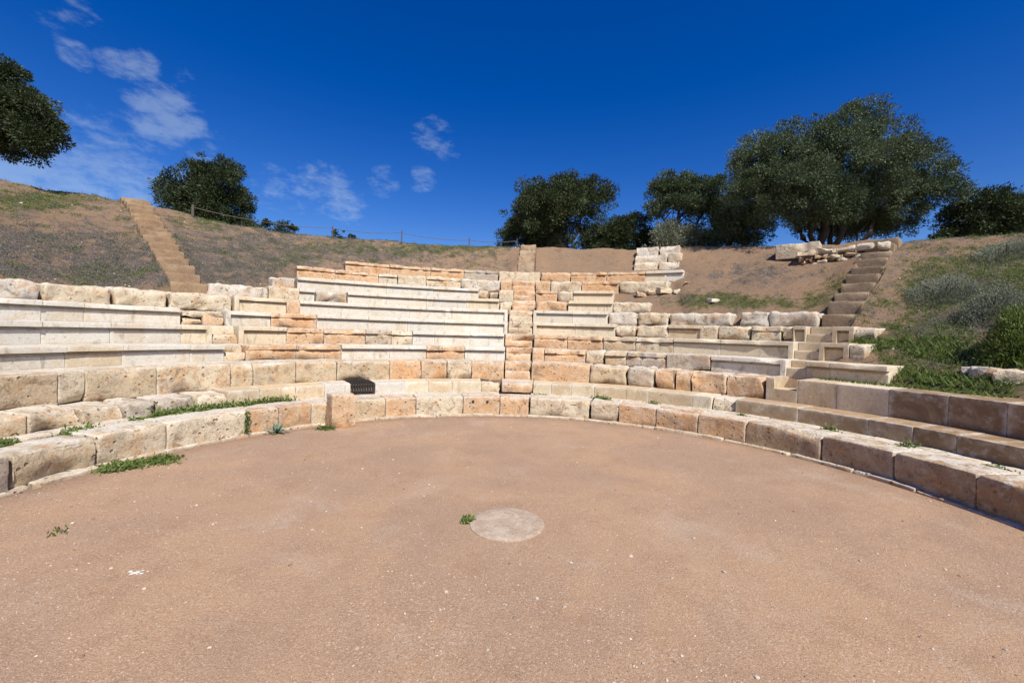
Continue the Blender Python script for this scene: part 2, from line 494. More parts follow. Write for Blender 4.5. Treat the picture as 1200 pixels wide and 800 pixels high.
def soil_masks(th, r, u, v):
    """dark = dried weeds, green = fresh weeds; where they grow on the slopes"""
    def blob(cx, cy, rx, ry): return math.exp(-(((u-cx)/rx)**2 + ((v-cy)/ry)**2))
    d = .8*blob(60, 305, 130, 28) + .75*blob(180, 315, 70, 18) + .75*blob(300, 300, 90, 30) + .45*blob(440, 296, 90, 12) + .75*blob(60, 285, 60, 14)
    d += .6*blob(880, 325, 60, 18) + .5*blob(800, 350, 40, 8) + .5*blob(1110, 390, 50, 28) + .5*blob(1140, 350, 60, 30) + .55*blob(900, 318, 30, 8)
    g = .85*blob(40, 235, 70, 12) + .45*blob(110, 322, 60, 8) + .5*blob(350, 306, 40, 8) + .45*blob(430, 290, 120, 7) + .45*blob(240, 262, 50, 9)
    g += 1.0*blob(830, 352, 60, 10) + .8*blob(920, 355, 80, 9) + .7*blob(985, 335, 30, 25) + .95*blob(1090, 410, 70, 25) + .8*blob(1130, 452, 90, 14) + .75*blob(1110, 330, 70, 28) + .6*blob(1190, 320, 60, 40) + .5*blob(1060, 380, 40, 20) + .4*blob(535, 292, 60, 8)
    if u < 600: d += .36; g += .34
    elif u > 1000: d += .25+.25*min(1, max(0, (u-1050)/40)); g += .22+.22*min(1, max(0, (u-1050)/40))
    return min(1, d), min(1, g)

def make_hill():
    ths = [rad(a) for a in np.concatenate([np.linspace(-112, -70, 28), np.linspace(-69, 70, 280), np.linspace(71, 112, 28)])]
    rs = list(np.concatenate([[2.83, 2.95, 3.1, 3.3, 3.45, 3.648], np.linspace(3.75, 10.8, 150), np.linspace(11, 18, 24), [20, 24, 30, 38, 46]]))
    V, Fc, D, G = [], [], [], []
    nt = len(ths)
    for r in rs:
        for t in ths:
            z = hill(t, r)
            k = min(1, max(0, (rad(112)-abs(t))/rad(6)))
            z = z*k - .05*(1-k)
            if r > 44: z = min(z, -.05)
            p = pol(t, r, z); V.append(p)
            if p.y > .8:
                u, v = proj(*p); d, g = soil_masks(t, r, u, v)
            else: d, g = .3, .4
            D.append(d); G.append(g)
    for a in range(len(rs)-1):
        for i in range(nt-1):
            Fc.append((a*nt+i, (a+1)*nt+i, (a+1)*nt+i+1, a*nt+i+1)[::-1])
    o = build('hillside', V, Fc, M_HILL, attrs={'dark': D, 'green': G}, smooth=70); tag(o, kind='structure')
FL = [(222, 5.72, 156, 10.25, 15, .40, (.35, .24, .145), 'long flight of tan earth steps up the left slope'),
      (616, 7.5, 620, 8.75, 5, .36, (.52, .39, .26), 'short flight of tan earth steps above the central stair'),
      (984, 5.40, 1040, 7.95, 10, .37, (.35, .27, .18), 'flight of brown earth steps up the right slope beside the rubble wall')]
def flight_ends(ua, Ra, ub, Rb):
    return theta(ua, Ra, hill(0, Ra, 0) if abs(ua-600) < 60 else 1.5), theta(ub, Rb, 3.0)
for f_ in FL:
    FLIGHTS.append((flight_ends(*f_[:4])[0], f_[1], flight_ends(*f_[:4])[1], f_[3], f_[5]))
make_hill()

# ------------------------------------------------------------------ the seating, row by row: (first pixel column, last, style, tone[, frame])
ROWS = {
 1: [('-', [(-260, -120, 'worn', 'C'), (-120, 14, 'worn', 'G'), (14, 116, 'worn', 'B'), (116, 196, 'dressed', 'C'), (196, 290, 'dressed', 'C'), (290, 327, 'dressed', 'O'), (327, 365, 'dressed', 'O'), (365, 412, 'dressed', 'C'),
      (412, 452, 'dressed', 'B'), (452, 488, 'dressed', 'O'), (488, 543, 'dressed', 'C'), (543, 586, 'dressed', 'O', 'holes'), (586, 620, 'dressed', 'O'), (621, 691, 'worn', 'C'), (692, 725, 'worn', 'C'), (725, 769, 'dressed', 'O'),
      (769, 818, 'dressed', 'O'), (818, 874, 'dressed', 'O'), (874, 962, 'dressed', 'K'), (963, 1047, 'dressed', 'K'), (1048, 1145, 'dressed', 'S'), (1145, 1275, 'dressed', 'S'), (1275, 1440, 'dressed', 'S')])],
 2: [('l', [(-240, -90, 'worn', 'B'), (-90, 33, 'worn', 'B'), (33, 98, 'worn', 'B'), (98, 146, 'worn', 'B'), (146, 184, 'rough', 'G'), (184, 230, 'worn', 'G'), (230, 267, 'worn', 'C'), (267, 305, 'new', 'B'), (305, 347, 'new', 'B'),
      (347, 381, 'new', 'B'), (381, 411, 'new', 'W')]),
     ('c', [(440, 475, 'new', 'W'), (475, 502, 'new', 'C'), (502, 530, 'new', 'B'), (530, 564, 'new', 'C'), (564, 587, 'rubble', 'B')]),
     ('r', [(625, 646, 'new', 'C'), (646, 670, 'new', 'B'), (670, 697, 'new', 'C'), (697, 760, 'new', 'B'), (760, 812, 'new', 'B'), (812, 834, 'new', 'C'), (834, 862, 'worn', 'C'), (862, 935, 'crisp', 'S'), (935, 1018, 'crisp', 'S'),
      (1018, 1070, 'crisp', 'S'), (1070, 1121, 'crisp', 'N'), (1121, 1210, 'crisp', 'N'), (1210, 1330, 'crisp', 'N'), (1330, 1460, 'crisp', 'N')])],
 3: [('l', [(-220, -80, 'dressed', 'B'), (-80, 68, 'dressed', 'B'), (68, 100, 'dressed', 'C'), (100, 184, 'dressed', 'B'), (184, 271, 'dressed', 'C'), (271, 297, 'dressed', 'B'), (297, 347, 'dressed', 'B'), (347, 395, 'old', 'B'), (395, 457, 'old', 'B'),
      (457, 494, 'dressed', 'O'), (494, 524, 'dressed', 'O'), (524, 553, 'old', 'C'), (553, 591, 'dressed', 'O')]),
     ('r', [(623, 691, 'dressed', 'O'), (691, 735, 'rough', 'B'), (735, 767, 'rough', 'G'), (767, 791, 'worn', 'O'), (791, 810, 'worn', 'O'), (810, 851, 'worn', 'O'), (851, 896, 'worn', 'O')]),
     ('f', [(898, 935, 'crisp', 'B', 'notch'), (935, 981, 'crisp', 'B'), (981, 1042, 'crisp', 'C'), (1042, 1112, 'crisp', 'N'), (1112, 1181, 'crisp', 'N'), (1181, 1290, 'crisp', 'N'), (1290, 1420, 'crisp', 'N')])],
 4: [('l', [(-200, -60, 'new', 'W'), (-60, 79, 'new', 'W'), (79, 145, 'new', 'C'), (145, 224, 'new', 'W'), (224, 264, 'new', 'W')]),
     ('c', [(289, 348, 'old', 'O'), (348, 401, 'old', 'O'), (401, 457, 'new', 'W'), (457, 500, 'new', 'W'), (500, 545, 'old', 'O'), (545, 592, 'new', 'W')]),
     ('r', [(624, 638, 'dressed', 'O'), (638, 686, 'old', 'O'), (686, 709, 'rough', 'C'), (709, 734, 'old', 'B'), (734, 781, 'old', 'G'), (781, 832, 'dressed', 'G'), (833, 921, 'new', 'W', 'fr1')]),
     ('f', [(944, 972, 'new', 'B'), (972, 1040, 'new', 'C', 'cut')])],
 5: [('l', [(-190, -50, 'new', 'W'), (-50, 50, 'new', 'W'), (50, 131, 'new', 'W'), (131, 213, 'new', 'W'), (213, 249, 'new', 'C', 'fr1')]),
     ('c', [(280, 336, 'new', 'C', 'fr0'), (336, 380, 'old', 'O'), (380, 429, 'old', 'O'), (429, 459, 'old', 'G'), (459, 484, 'old', 'C'), (484, 510, 'new', 'W'), (510, 551, 'new', 'W'), (551, 591, 'new', 'W')]),
     ('r', [(626, 665, 'old', 'O'), (665, 707, 'old', 'O'), (707, 745, 'old', 'B'), (745, 789, 'old', 'C'), (789, 844, 'new', 'C'), (844, 930, 'new', 'C', 'fr1')]),
     ('f', [(960, 995, 'new', 'B', 'fr01'), (995, 1014, 'worn', 'C')])],
 6: [('l', [(-180, -50, 'new', 'W'), (-50, 50, 'new', 'W'), (50, 100, 'new', 'W'), (100, 213, 'new', 'W')]),
     ('c', [(265, 318, 'new', 'W', 'fr0'), (318, 372, 'old', 'O'), (372, 432, 'new', 'W'), (432, 478, 'new', 'W'), (478, 521, 'new', 'W'), (521, 595, 'new', 'W', 'fr1')]),
     ('r', [(625, 674, 'new', 'C', 'fr0'), (674, 721, 'new', 'C'), (721, 745, 'rough', 'C'), (745, 783, 'rough', 'C'), (783, 820, 'new', 'B'), (820, 841, 'dressed', 'C'), (841, 879, 'rough', 'C'), (880, 915, 'old', 'C'), (915, 929, 'rough', 'B')]),
     ('f', [(975, 1001, 'new', 'B', 'fr01'), (1001, 1026, 'worn', 'C')])],
 7: [('l', [(-170, -60, 'rough', 'W'), (-60, 49, 'rough', 'W'), (50, 134, 'rough', 'C'), (134, 199, 'rough', 'C'), (199, 274, 'rough', 'C')]),
     ('c', [(275, 336, 'new', 'C', 'fr0'), (336, 352, 'dressed', 'O'), (352, 432, 'new', 'W'), (432, 480, 'new', 'W'), (480, 530, 'new', 'W'), (530, 595, 'new', 'W', 'fr1')]),
     ('r', [(625, 671, 'new', 'W', 'fr0'), (671, 712, 'new', 'W'), (713, 746, 'rough', 'W'), (747, 784, 'rough', 'C'), (784, 858, 'rough', 'W'), (866, 902, 'rough', 'W'), (902, 960, 'rough', 'W')])],
 8: [('c', [(315, 351, 'dressed', 'C'), (351, 369, 'new', 'W'), (369, 408, 'rough', 'G'), (408, 500, 'new', 'W'), (500, 547, 'new', 'W'), (547, 585, 'new', 'C')]),
     ('r', [(628, 665, 'rough', 'O'), (666, 718, 'new', 'C'), (718, 762, 'rough', 'C')])],
 9: [('c', [(349, 392, 'new', 'W'), (392, 453, 'new', 'W'), (453, 508, 'new', 'W'), (508, 561, 'new', 'W'), (561, 573, 'rubble', 'B'), (573, 585, 'rubble', 'C')]),
     ('r', [(628, 653, 'old', 'O'), (653, 672, 'rough', 'C'), (672, 719, 'new', 'C')])],
 10: [('c', [(348, 393, 'old', 'O'), (393, 444, 'old', 'O'), (444, 466, 'old', 'C'), (466, 500, 'rough', 'C'), (500, 540, 'old', 'C'), (540, 587, 'rough', 'W')]),
      ('r', [(628, 645, 'dressed', 'O'), (645, 682, 'rough', 'C'), (682, 725, 'old', 'O'), (725, 784, 'rough', 'C')])],
 11: [('c', [(405, 457, 'old', 'O'), (457, 505, 'old', 'O'), (505, 544, 'old', 'O'), (544, 584, 'old', 'G')]),
      ('r', [(634, 669, 'rough', 'O'), (669, 711, 'old', 'O'), (711, 757, 'old', 'O'), (757, 781, 'new', 'C'), (781, 801, 'new', 'W')])],
}
LABELS = {
 '1-': 'lowest ring of big limestone blocks edging the bare earth floor',
 '2l': 'second course left of the iron grate, rough blocks then smooth slabs',
 '2c': 'short second course of smooth pale slabs between the iron grate and the central stair',
 '2r': 'second course right of the central stair, a long smooth bench reaching the right edge',
 '3l': 'tall plain blocks of the third course, from the left edge to the central stair',
 '3r': 'third course of broken orange blocks between the central stair and the notched wall',
 '3f': 'smooth brown low wall with a notched end, grass growing behind it',
 '4l': 'lowest lipped white seat row left of the left stair',
 '4c': 'lowest lipped row between left and central stairs, orange worn and white new slabs',
 '4r': 'lowest lipped row right of the central stair, grey worn blocks beside white slabs',
 '4f': 'short lipped seat row right of the right stair, its end buried in grass',
 '5l': 'middle of the three smooth lipped white seat rows left of the left stair',
 '5c': 'second lipped row up between left and central stairs, grey block among orange ones',
 '5r': 'second lipped row up right of the central stair, orange blocks then cream slabs',
 '5f': 'lower of two small framed seat ends right of the right stair',
 '6l': 'topmost smooth lipped white seat row left of the left stair',
 '6c': 'third lipped row up between left and central stairs, red slab near its left end',
 '6r': 'third lipped row up right of the central stair, pitted blocks under white boulders',
 '6f': 'upper of two small framed seat ends right of the right stair',
 '7l': 'course of rough whitish boulders along the foot of the left slope',
 '7c': 'fourth lipped row up left of the central stair, almost all long white slabs',
 '7r': 'fourth row up right of the central stair, two white slabs then rounded white boulders',
 '8c': 'fifth lipped row up left of the central stair, with a mottled grey boulder',
 '8r': 'fifth row up right of the central stair, pale lipped slab between two rough blocks',
 '9c': 'sixth lipped row up left of the central stair, four clean white slabs',
 '9r': 'sixth row up right of the central stair, ending in a cream slab above weeds',
 '10c': 'second row from the top left of the central stair, cracked orange and white blocks',
 '10r': 'second highest row right of the central stair, ending in a long tapering white boulder',
 '11c': 'topmost row left of the central stair, four eroded brownish slabs under the grassy slope',
 '11r': 'topmost row right of the central stair, orange slabs ending in two pale lipped ones',
}
for k, segs in ROWS.items():
    R, zt = RR[k], HH[k]
    zb = (.0 if k == 1 else .17 if k == 2 else HH[k-1]-.02)
    Rb = (3.10 if k == 1 else RR[k+1]+.03)
    for side, blocks in segs:
        us = [b[0] for b in blocks]
        tm = theta((max(0, blocks[0][0])+min(1200, blocks[-1][1]))/2, R, zt)
        nm = {1: 'kerb_ring', 2: 'bench_course', 3: 'block_course'}.get(k, 'seat_row')
        cat = {1: 'kerb', 2: 'bench', 3: 'stone course'}.get(k, 'seat row')
        grp = None if k == 1 else {2: 'stone bench course behind the gutter', 3: 'plain block courses'}.get(k, 'curved stone seat rows of the theatre')
        if k == 3 and side == 'f': nm, cat = 'low_wall', 'wall'
        E = empty(nm, pol(tm, R, zb), LABELS['%d%s' % (k, side)], cat, grp)
        for b in blocks:
            u0, u1, st, tone = b[:4]; fl = b[4] if len(b) > 4 else ''
            t0, t1 = theta(u0, R, zt), theta(u1, R, zt)
            lip, fr0, fr1, notch, zz, R2 = None, 0, 0, None, zt, R
            if k >= 4 and st in ('new', 'old'):
                lip = (.05 if st == 'new' else .058, .050 if st == 'new' else .040)
                if 'fr0' in fl: fr0 = .055
                if 'fr1' in fl: fr1 = .055
                if 'fr01' in fl: fr0 = fr1 = .05
            if k >= 4 and st == 'rough' : R2 = R + .012
            if st == 'rubble': zz = zt - random.uniform(.02, .06); R2 = R+.03
            if k == 8 and tone == 'G': R2 = R+.02
            if fl == 'notch':
                L = (t1-t0)*R; notch = (L*.26, L*.98, .115)
            name = 'seat_slab' if lip else ('wall_block' if nm == 'low_wall' else 'stone_block')
            o = arc_block(E, name, t0, t1, R2, Rb, zb, zz, st, tone, lip, fr0, fr1, step=.026 if k <= 3 else .034, notch=notch, chips=(random.choice((0, 1, 1, 2)) if st == 'new' else None), gap=.0022 if st in ('new', 'crisp') else .006)
            if fl == 'holes':
                o['label'] = 'orange kerb block with two round drilled holes'
                for q in (.27, .66):     # two drilled sockets in the block's face
                    c = pol(t0+(t1-t0)*q, R+.006, zt-.055)
                    V = [c + Vector((.016*math.cos(a*.785)*math.cos(t0), -.0, .013*math.sin(a*.785))) for a in range(8)]
                    V = [v + Vector((0, -.012, 0)) for v in V] + [v + Vector((0, .03, 0)) for v in V]
                    fc = [(a, (a+1) % 8, (a+1) % 8+8, a+8) for a in range(8)] + [tuple(range(7, -1, -1))]
                    build('socket_hole', V, fc, M_IRON, o)

# foundation ledge at the foot of the kerb, and the thin gutter ledge in front of the bench
E = empty('foundation_ledge', pol(0, 2.73, 0), 'thin flush stone ledge running round the foot of the lowest blocks', 'ledge')
t = -rad(100)
while t < rad(100):
    dt = random.uniform(.14, .3)
    arc_block(E, 'ledge_stone', t, min(t+dt, rad(101)), 2.752+random.uniform(-.008, .008), 2.85, -.03, .046+random.uniform(-.006, .004), 'dressed', (.40, .29, .19), step=.03, chips=1)
    t += dt
E = empty('gutter_ledge', pol(0, 3.2, .2), 'narrow pale slab ledge along the gutter under the second course', 'ledge')
t = -rad(95)
while t < rad(98):
    dt = random.uniform(.1, .22)
    if not (-.02 < t < .06):
        arc_block(E, 'ledge_stone', t, t+dt, 3.16+random.uniform(-.02, .03), 3.34, .15, .226+random.uniform(-.006, .006), 'dressed', random.choice('CCB'), step=.035, chips=2)
    t += dt

# ------------------------------------------------------------------ stone stairs between the wedges
CENTRE = {3: (592, 622, 'O'), 4: (593, 622, 'O'), 5: (592, 624, 'O'), 6: (596, 624, 'C'), 7: (597, 624, 'C'), 8: (600, 627, 'O'), 9: (602, 627, 'O'), 10: (600, 627, 'O'), 11: (585, 633, 'C')}
E = empty('stone_stairway', pol(.01, 3.3, .23), 'narrow central stone stair of worn orange steps rising between the seat rows', 'stairs', 'stairs cut through the stone seating')
arc_block(E, 'step', theta(588, 3.16, .36), theta(624, 3.16, .36), 3.14, 3.70, .255, .365, 'dressed', 'O', step=.025)
for k, (u0, u1, tn) in CENTRE.items():
    R, z1, z0 = RR[k], HH[k], HH[k-1]
    a, b = theta(u0, R, z1), theta(u1, R, z1)
    st = 'dressed' if k in (3, 6, 7, 11) else 'old'
    if k == 11:
        arc_block(E, 'step', a, b, R, RR[k+1]+.03, z0-.02, z1-.012, 'dressed', tn)
        continue
    zm = (z0+z1)/2
    arc_block(E, 'step', a, b, R+.005, RR[k+1], z0-.02, zm, st, tn, step=.026)
    arc_block(E, 'step', a, b, R+.12, RR[k+1]+.03, zm-.03, z1, st, tn, step=.026)
arc_block(E, 'step', theta(587, RR[10], HH[10]), theta(600, RR[10], HH[10]), RR[10]+.01, RR[11], HH[9]-.02, HH[10]-.01, 'dressed', 'O')
arc_block(E, 'step', theta(585, RR[9], HH[9]), theta(602, RR[9], HH[9]), RR[9]+.01, RR[10], HH[8]-.02, HH[9]-.01, 'dressed', 'C')
arc_block(E, 'step', theta(585, RR[8], HH[8]), theta(600, RR[8], HH[8]), RR[8]+.03, RR[9], HH[7]-.02, HH[8]-.03, 'rubble', 'C')

E = empty('stone_stairway', pol(theta(275, RR[4], HH[4]), RR[4], HH[3]), 'short left stone stair of pale steps ending below the rough boulders', 'stairs', 'stairs cut through the stone seating')
for k, (u0, u1) in {4: (264, 289), 5: (249, 280)}.items():
    R, z1, z0 = RR[k], HH[k], HH[k-1]
    a, b = theta(u0, R, z1), theta(u1, R, z1); zm = (z0+z1)/2
    arc_block(E, 'step', a, b, R+.035, RR[k+1], z0-.02, zm, 'dressed', 'B', step=.03)
    arc_block(E, 'step', a, b, R+.16, RR[k+1]+.03, zm-.03, z1, 'dressed', 'C', step=.03)
E = empty('stone_stairway', pol(theta(932, RR[4], HH[4]), RR[4], HH[3]), 'right stone stair of smooth brown steps between the framed seat ends', 'stairs', 'stairs cut through the stone seating')
for k, (u0, u1) in {4: (921, 944), 5: (930, 960), 6: (945, 975)}.items():
    R, z1, z0 = RR[k], HH[k], HH[k-1]
    a, b = theta(u0, R, z1), theta(u1, R, z1); zm = (z0+z1)/2
    arc_block(E, 'step', a, b, R+.035, RR[k+1], z0-.02, zm, 'crisp', 'B', step=.03)
    arc_block(E, 'step', a, b, R+.18, RR[k+1]+.03, zm-.03, z1-.003, 'crisp', 'B', step=.03)
R, z1 = RR[6], HH[6]
arc_block(E, 'newel_block', theta(929, R, z1), theta(945, R, z1), R, RR[7], HH[5]-.02, z1, 'new', 'B', (.045, .04), .018, .018)

# rubble filling where the left stair meets the upper lipped row
E = empty('rubble_filling', pol(theta(239, RR[6], HH[6]), RR[6], HH[5]), 'two rough stacked stones filling the gap above the left stair', 'stones')
a, m, b = (theta(x, RR[6], HH[6]) for x in (214, 240, 265))
arc_block(E, 'stone', a, m, RR[6]+.04, RR[7]+.02, HH[5]-.02, HH[5]+.11, 'rough', 'B')
arc_block(E, 'stone', m, b, RR[6]+.03, RR[7]+.02, HH[5]-.02, HH[5]+.12, 'rough', 'O')
arc_block(E, 'stone', a, b, RR[6]+.07, RR[7]+.02, HH[5]+.10, HH[6]-.015, 'rough', 'C')

# ------------------------------------------------------------------ earth steps up the slopes
def earth_stairs(ua, Ra, ub, Rb, n, w, tone, label):
    ta, tb = flight_ends(ua, Ra, ub, Rb)
    E = empty('earth_stairway', pol(ta, Ra, hill(ta, Ra, 0)), label, 'stairs', 'earth steps climbing the slope')
    for i in range(n):
        f, g = i/n, (i+1)/n
        r, r2 = Ra+(Rb-Ra)*f, Ra+(Rb-Ra)*g
        t = ta+(tb-ta)*f; t2 = ta+(tb-ta)*g
        z1 = hill(t2, r2, 0) + .015 + random.uniform(-.012, .012)
        c = pol(t, r, 0); c2 = pol(t2, r2, 0)
        yaw = math.atan2(-(c2-c).x, (c2-c).y)
        D = (c2-c).length + .06
        mid = c + (c2-c).normalized()*(D/2)
        box_block(E, 'step', Vector((mid.x, mid.y, z1-.22)), yaw, w*random.uniform(.97, 1.06), D, .24, 'dressed', tone, tilt=(random.uniform(-.03, .03), random.uniform(-.03, .03)), step=.04).data.materials[0] = M_STEP
for f_ in FL: earth_stairs(*f_)

# ------------------------------------------------------------------ loose stones
def loose(u, v, Y, L, D, H, style, tone, yaw, label, cat='stone', nm='loose_stone', z=None, tilt=(0, 0), group=None):
    p = at(u, v, Y)
    if z is None: z = p.z
    o = box_block(None, nm, Vector((p.x, p.y, z)), yaw, L, D, H, style, tone, tilt)
    return tag(centre_object(o), label, cat, group)

g = on_ground(393, 503, .02)
o = box_block(None, 'standing_stone', Vector((g.x, g.y+.12, -.02)), rad(38), .235, .23, .375, 'worn', 'O', (rad(-2), rad(1)))
tag(centre_object(o), 'orange upright stone block standing in front of the lowest ring', 'stone')
def on_hill(u, v, dz=0.):
    """walk the ray of a pixel until it meets the slope"""
    d = Vector(ray(u, v)); tt = 3.0
    while tt < 25:
        p = Vector((0, 0, 1)) + d*tt
        if p.z < ground_z(p.x, p.y)+dz: return p
        tt += .03
    return p
def hillstone(u, v, L, D, H, style, tone, label, yaw=0., nm='boulder', cat='boulder', group=None, sink=.03):
    p = on_hill(u, v)
    o = box_block(None, nm, Vector((p.x, p.y+D*.3, ground_z(p.x, p.y+D*.3)-sink)), yaw, L, D, H, style, tone)
    return tag(centre_object(o), label, cat, group)
th = theta(280, RR[8]-.25, 1.6)
o = arc_block(None, 'boulder', theta(246, RR[8]-.1, 1.58), theta(315, RR[8]-.1, 1.58), RR[8]-.1, RR[8]+.32, 1.36, 1.60, 'rough', 'W'); tag(centre_object(o), 'long rounded cream boulder lying at the left end of the upper rows', 'boulder')
o = arc_block(None, 'boulder', theta(318, RR[9]-.06, 1.84), theta(347, RR[9]-.06, 1.84), RR[9]-.06, RR[9]+.3, 1.62, 1.83, 'rough', 'G'); tag(centre_object(o), 'grey pitted boulder left of the upper white lipped slabs', 'boulder')

E = empty('stone_stack', pol(theta(770, 7.5, 2.4), 7.4, 2.33), 'three-course stack of white blocks above the right end of the top row', 'stone stack')
for u0, u1, k, tn in ((743, 771, 0, 'C'), (772, 796, 0, 'W'), (744, 782, 1, 'W'), (783, 800, 1, 'C'), (746, 772, 2, 'W'), (773, 797, 2, 'W')):
    R = 7.56+.20*k
    z0 = 2.42+.20*k
    arc_block(E, 'block', theta(u0, R, z0+.2), theta(u1, R, z0+.2), R, R+.5, z0-.1, z0+.19, 'worn', tn)

hillstone(939, 304, .66, .3, .27, 'dressed', 'C', 'big cream block left of the small rubble wall under the spreading tree', rad(-42), 'stone_block', 'stone block')
pr = on_hill(995, 304)
E = empty('rubble_wall', pr, 'low broken wall of stacked rubble beside the top of the right earth steps', 'wall')
ax = Vector((math.cos(rad(-42)), math.sin(rad(-42)), 0))
random.seed(31)
wall_stones = [(-.40, .13, .22, .11, 'C', 'rough'), (-.17, .14, .20, .10, 'W', 'rough'), (.04, .13, .20, .12, 'C', 'rough'), (.24, .14, .18, .13, 'W', 'rough'), (.42, .13, .15, .15, 'W', 'rough')]
for row, (zz, hh) in enumerate(((.055, .085), (-.015, .08), (-.08, .08))):
    x = -.47+.03*row
    while x < .44:
        L = random.uniform(.07, .15); wall_stones.append((x+L/2, zz+random.uniform(-.008, .008), L, hh*random.uniform(.85, 1.1), random.choice('OOCBS'), 'rubble')); x += L+.006
for j, (s, z, L, H, tn, st) in enumerate(wall_stones):
    c = Vector((pr.x, pr.y+.16, pr.z)) + ax*s*1.25
    box_block(E, 'stone', Vector((c.x, c.y, c.z+z-.01)), rad(-42)+random.uniform(-.12, .12), L*1.22, .24+random.uniform(-.03, .03), H, st, tn)
hillstone(838, 356, .20, .14, .09, 'rough', 'W', 'small white stone alone on the dark slope above the white boulders', .2, 'loose_stone', 'stone')
for i, (u, v, sz, nm) in enumerate([(752, 349, .16, 'leftmost brown rubble stone under the long tapering boulder'), (766, 347, .13, 'small dark rubble stone second from the left under the tapering boulder'), (779, 346, .2, 'widest pale rubble stone under the tip of the tapering boulder'),
                                    (795, 344, .12, 'orange rubble stone right of the widest pale one'), (790, 333, .14, 'rubble stone lying against the right end of the top rows'), (806, 333, .1, 'rightmost small rubble stone on the bare slope beside the top rows')]):
    hillstone(u, v, sz*1.3, sz, sz*.8, 'rubble', random.choice('COB'), nm, random.uniform(-.4, .4), 'rubble_stone', 'stone', 'rubble under the upper right rows', .02)
for u, v, sz, lb, tn in [(1142, 440, .055, 'small white stone in the grass nearest the buried seat end', 'W'), (1158, 441, .075, 'flat white stone in the grass between two smaller ones', 'W'), (1174, 444, .06, 'brown stone in the grass at the right edge', 'O'), (1190, 446, .085, 'largest pale stone in the grass, at the right edge', 'C')]:
    p = on_hill(u, v)
    tag(centre_object(rock(None, 'grass_stone', Vector((p.x, p.y+.03, ground_z(p.x, p.y+.03)+.02)), (sz*1.2, sz*.9, sz*.75), tn, .6, rad(-50))), lb, 'stone', 'stones in the grass on the right')

# central round stone set in the floor
def make_disc():
    c = Vector((0, CY, 0)); V, Fc = [], []
    n = 72
    for j, (r, z) in enumerate([(.0, .010), (.06, .010), (.12, .0098), (.165, .0095), (.190, .008), (.196, .004), (.198, -.03)]):
        for i in range(n):
            a = 2*math.pi*i/n
            e = 1 + .02*noise.fractal(Vector((math.cos(a)*2, math.sin(a)*2, 5)), 1, 2, 4)
            V.append(c + Vector((math.cos(a)*r*e, math.sin(a)*r*e, z + .002*noise.fractal(Vector((math.cos(a)*r, math.sin(a)*r, 0))*20, 1, 2, 3))))
    for j in range(6):
        for i in range(n): Fc.append((j*n+i, (j+1)*n+i, (j+1)*n+(i+1) % n, j*n+(i+1) % n)) if j else Fc.append((i, n+i, n+(i+1) % n))
    t = NT('pale_pitted_stone'); p = t.pos()
    cc = t.mix(t.rng(t.noise(p, 6, 9, .75, .5), .42, .66), (.40, .30, .22), (.52, .42, .32))
    cc = t.mix(t.rng(t.noise(p, 13, 8, .75, .9), .57, .66, 0, .7), cc, (.30, .19, .12))
    cc = t.mix(t.rng(t.vor(p, 30).outputs['Distance'], .1, .3, .5, 0), cc, (.22, .15, .1))
    t.color(cc); t.bump(t.noise(p, 20, 8, .75), .9, .02)
    o = build('round_stone', V, Fc, t.m, smooth=50); tag(centre_object(o), 'pale round stone set flush in the middle of the bare floor', 'stone disc')
make_disc()

# iron grate in the bench gap
E = empty('drain_grate', pol(theta(425, RR[2], HH[2]), RR[2], .2), 'black iron drain grate of parallel bars set into the second course', 'grate')
ga, gb = theta(411.5, RR[2], HH[2]), theta(439.5, RR[2], HH[2])
def bar(th, r0, r1, z0, z1, w):
    pts = []
    for r in (r0, r1):
        for z in (z0, z1):
            for s in (-w, w): pts.append(pol(th+s/r, r, z))
    return pts, [(0, 1, 3, 2), (5, 4, 6, 7), (0, 4, 5, 1), (2, 3, 7, 6), (1, 5, 7, 3), (0, 2, 6, 4)]
nb = 9
for i in range(nb):
    t = ga+.006+(gb-ga-.012)*i/(nb-1)
    V1, F1 = bar(t, RR[2]+.0, RR[2]+.022, .19, HH[2]-.012, .0075)
    V2, F2 = bar(t, RR[2]+.0, RR[3]+.01, HH[2]-.012, HH[2]+.006, .0075)
    build('bar', V1+V2, F1+[tuple(x+8 for x in f) for f in F2], M_IRON, E)
for z in (.2, HH[2]-.05):
    V, Fc = [], []
    for i in range(9):
        for r, zz in ((RR[2]+.024, z), (RR[2]+.04, z), (RR[2]+.04, z+.02), (RR[2]+.024, z+.02)): V.append(pol(ga+(gb-ga)*i/8, r, zz))
    for i in range(8):
        for q in range(4): Fc.append((i*4+q, i*4+(q+1) % 4, (i+1)*4+(q+1) % 4, (i+1)*4+q))
    build('cross_rail', V, Fc, M_IRON, E)
pts, fc, wz = shell((gb-ga)*3.4, .1, .17, 'crisp')
build('back_plate', [pol(ga+p.x/3.4, 3.55+p.y, .17+p.z*.8) for p in pts], fc, M_IRON, E)

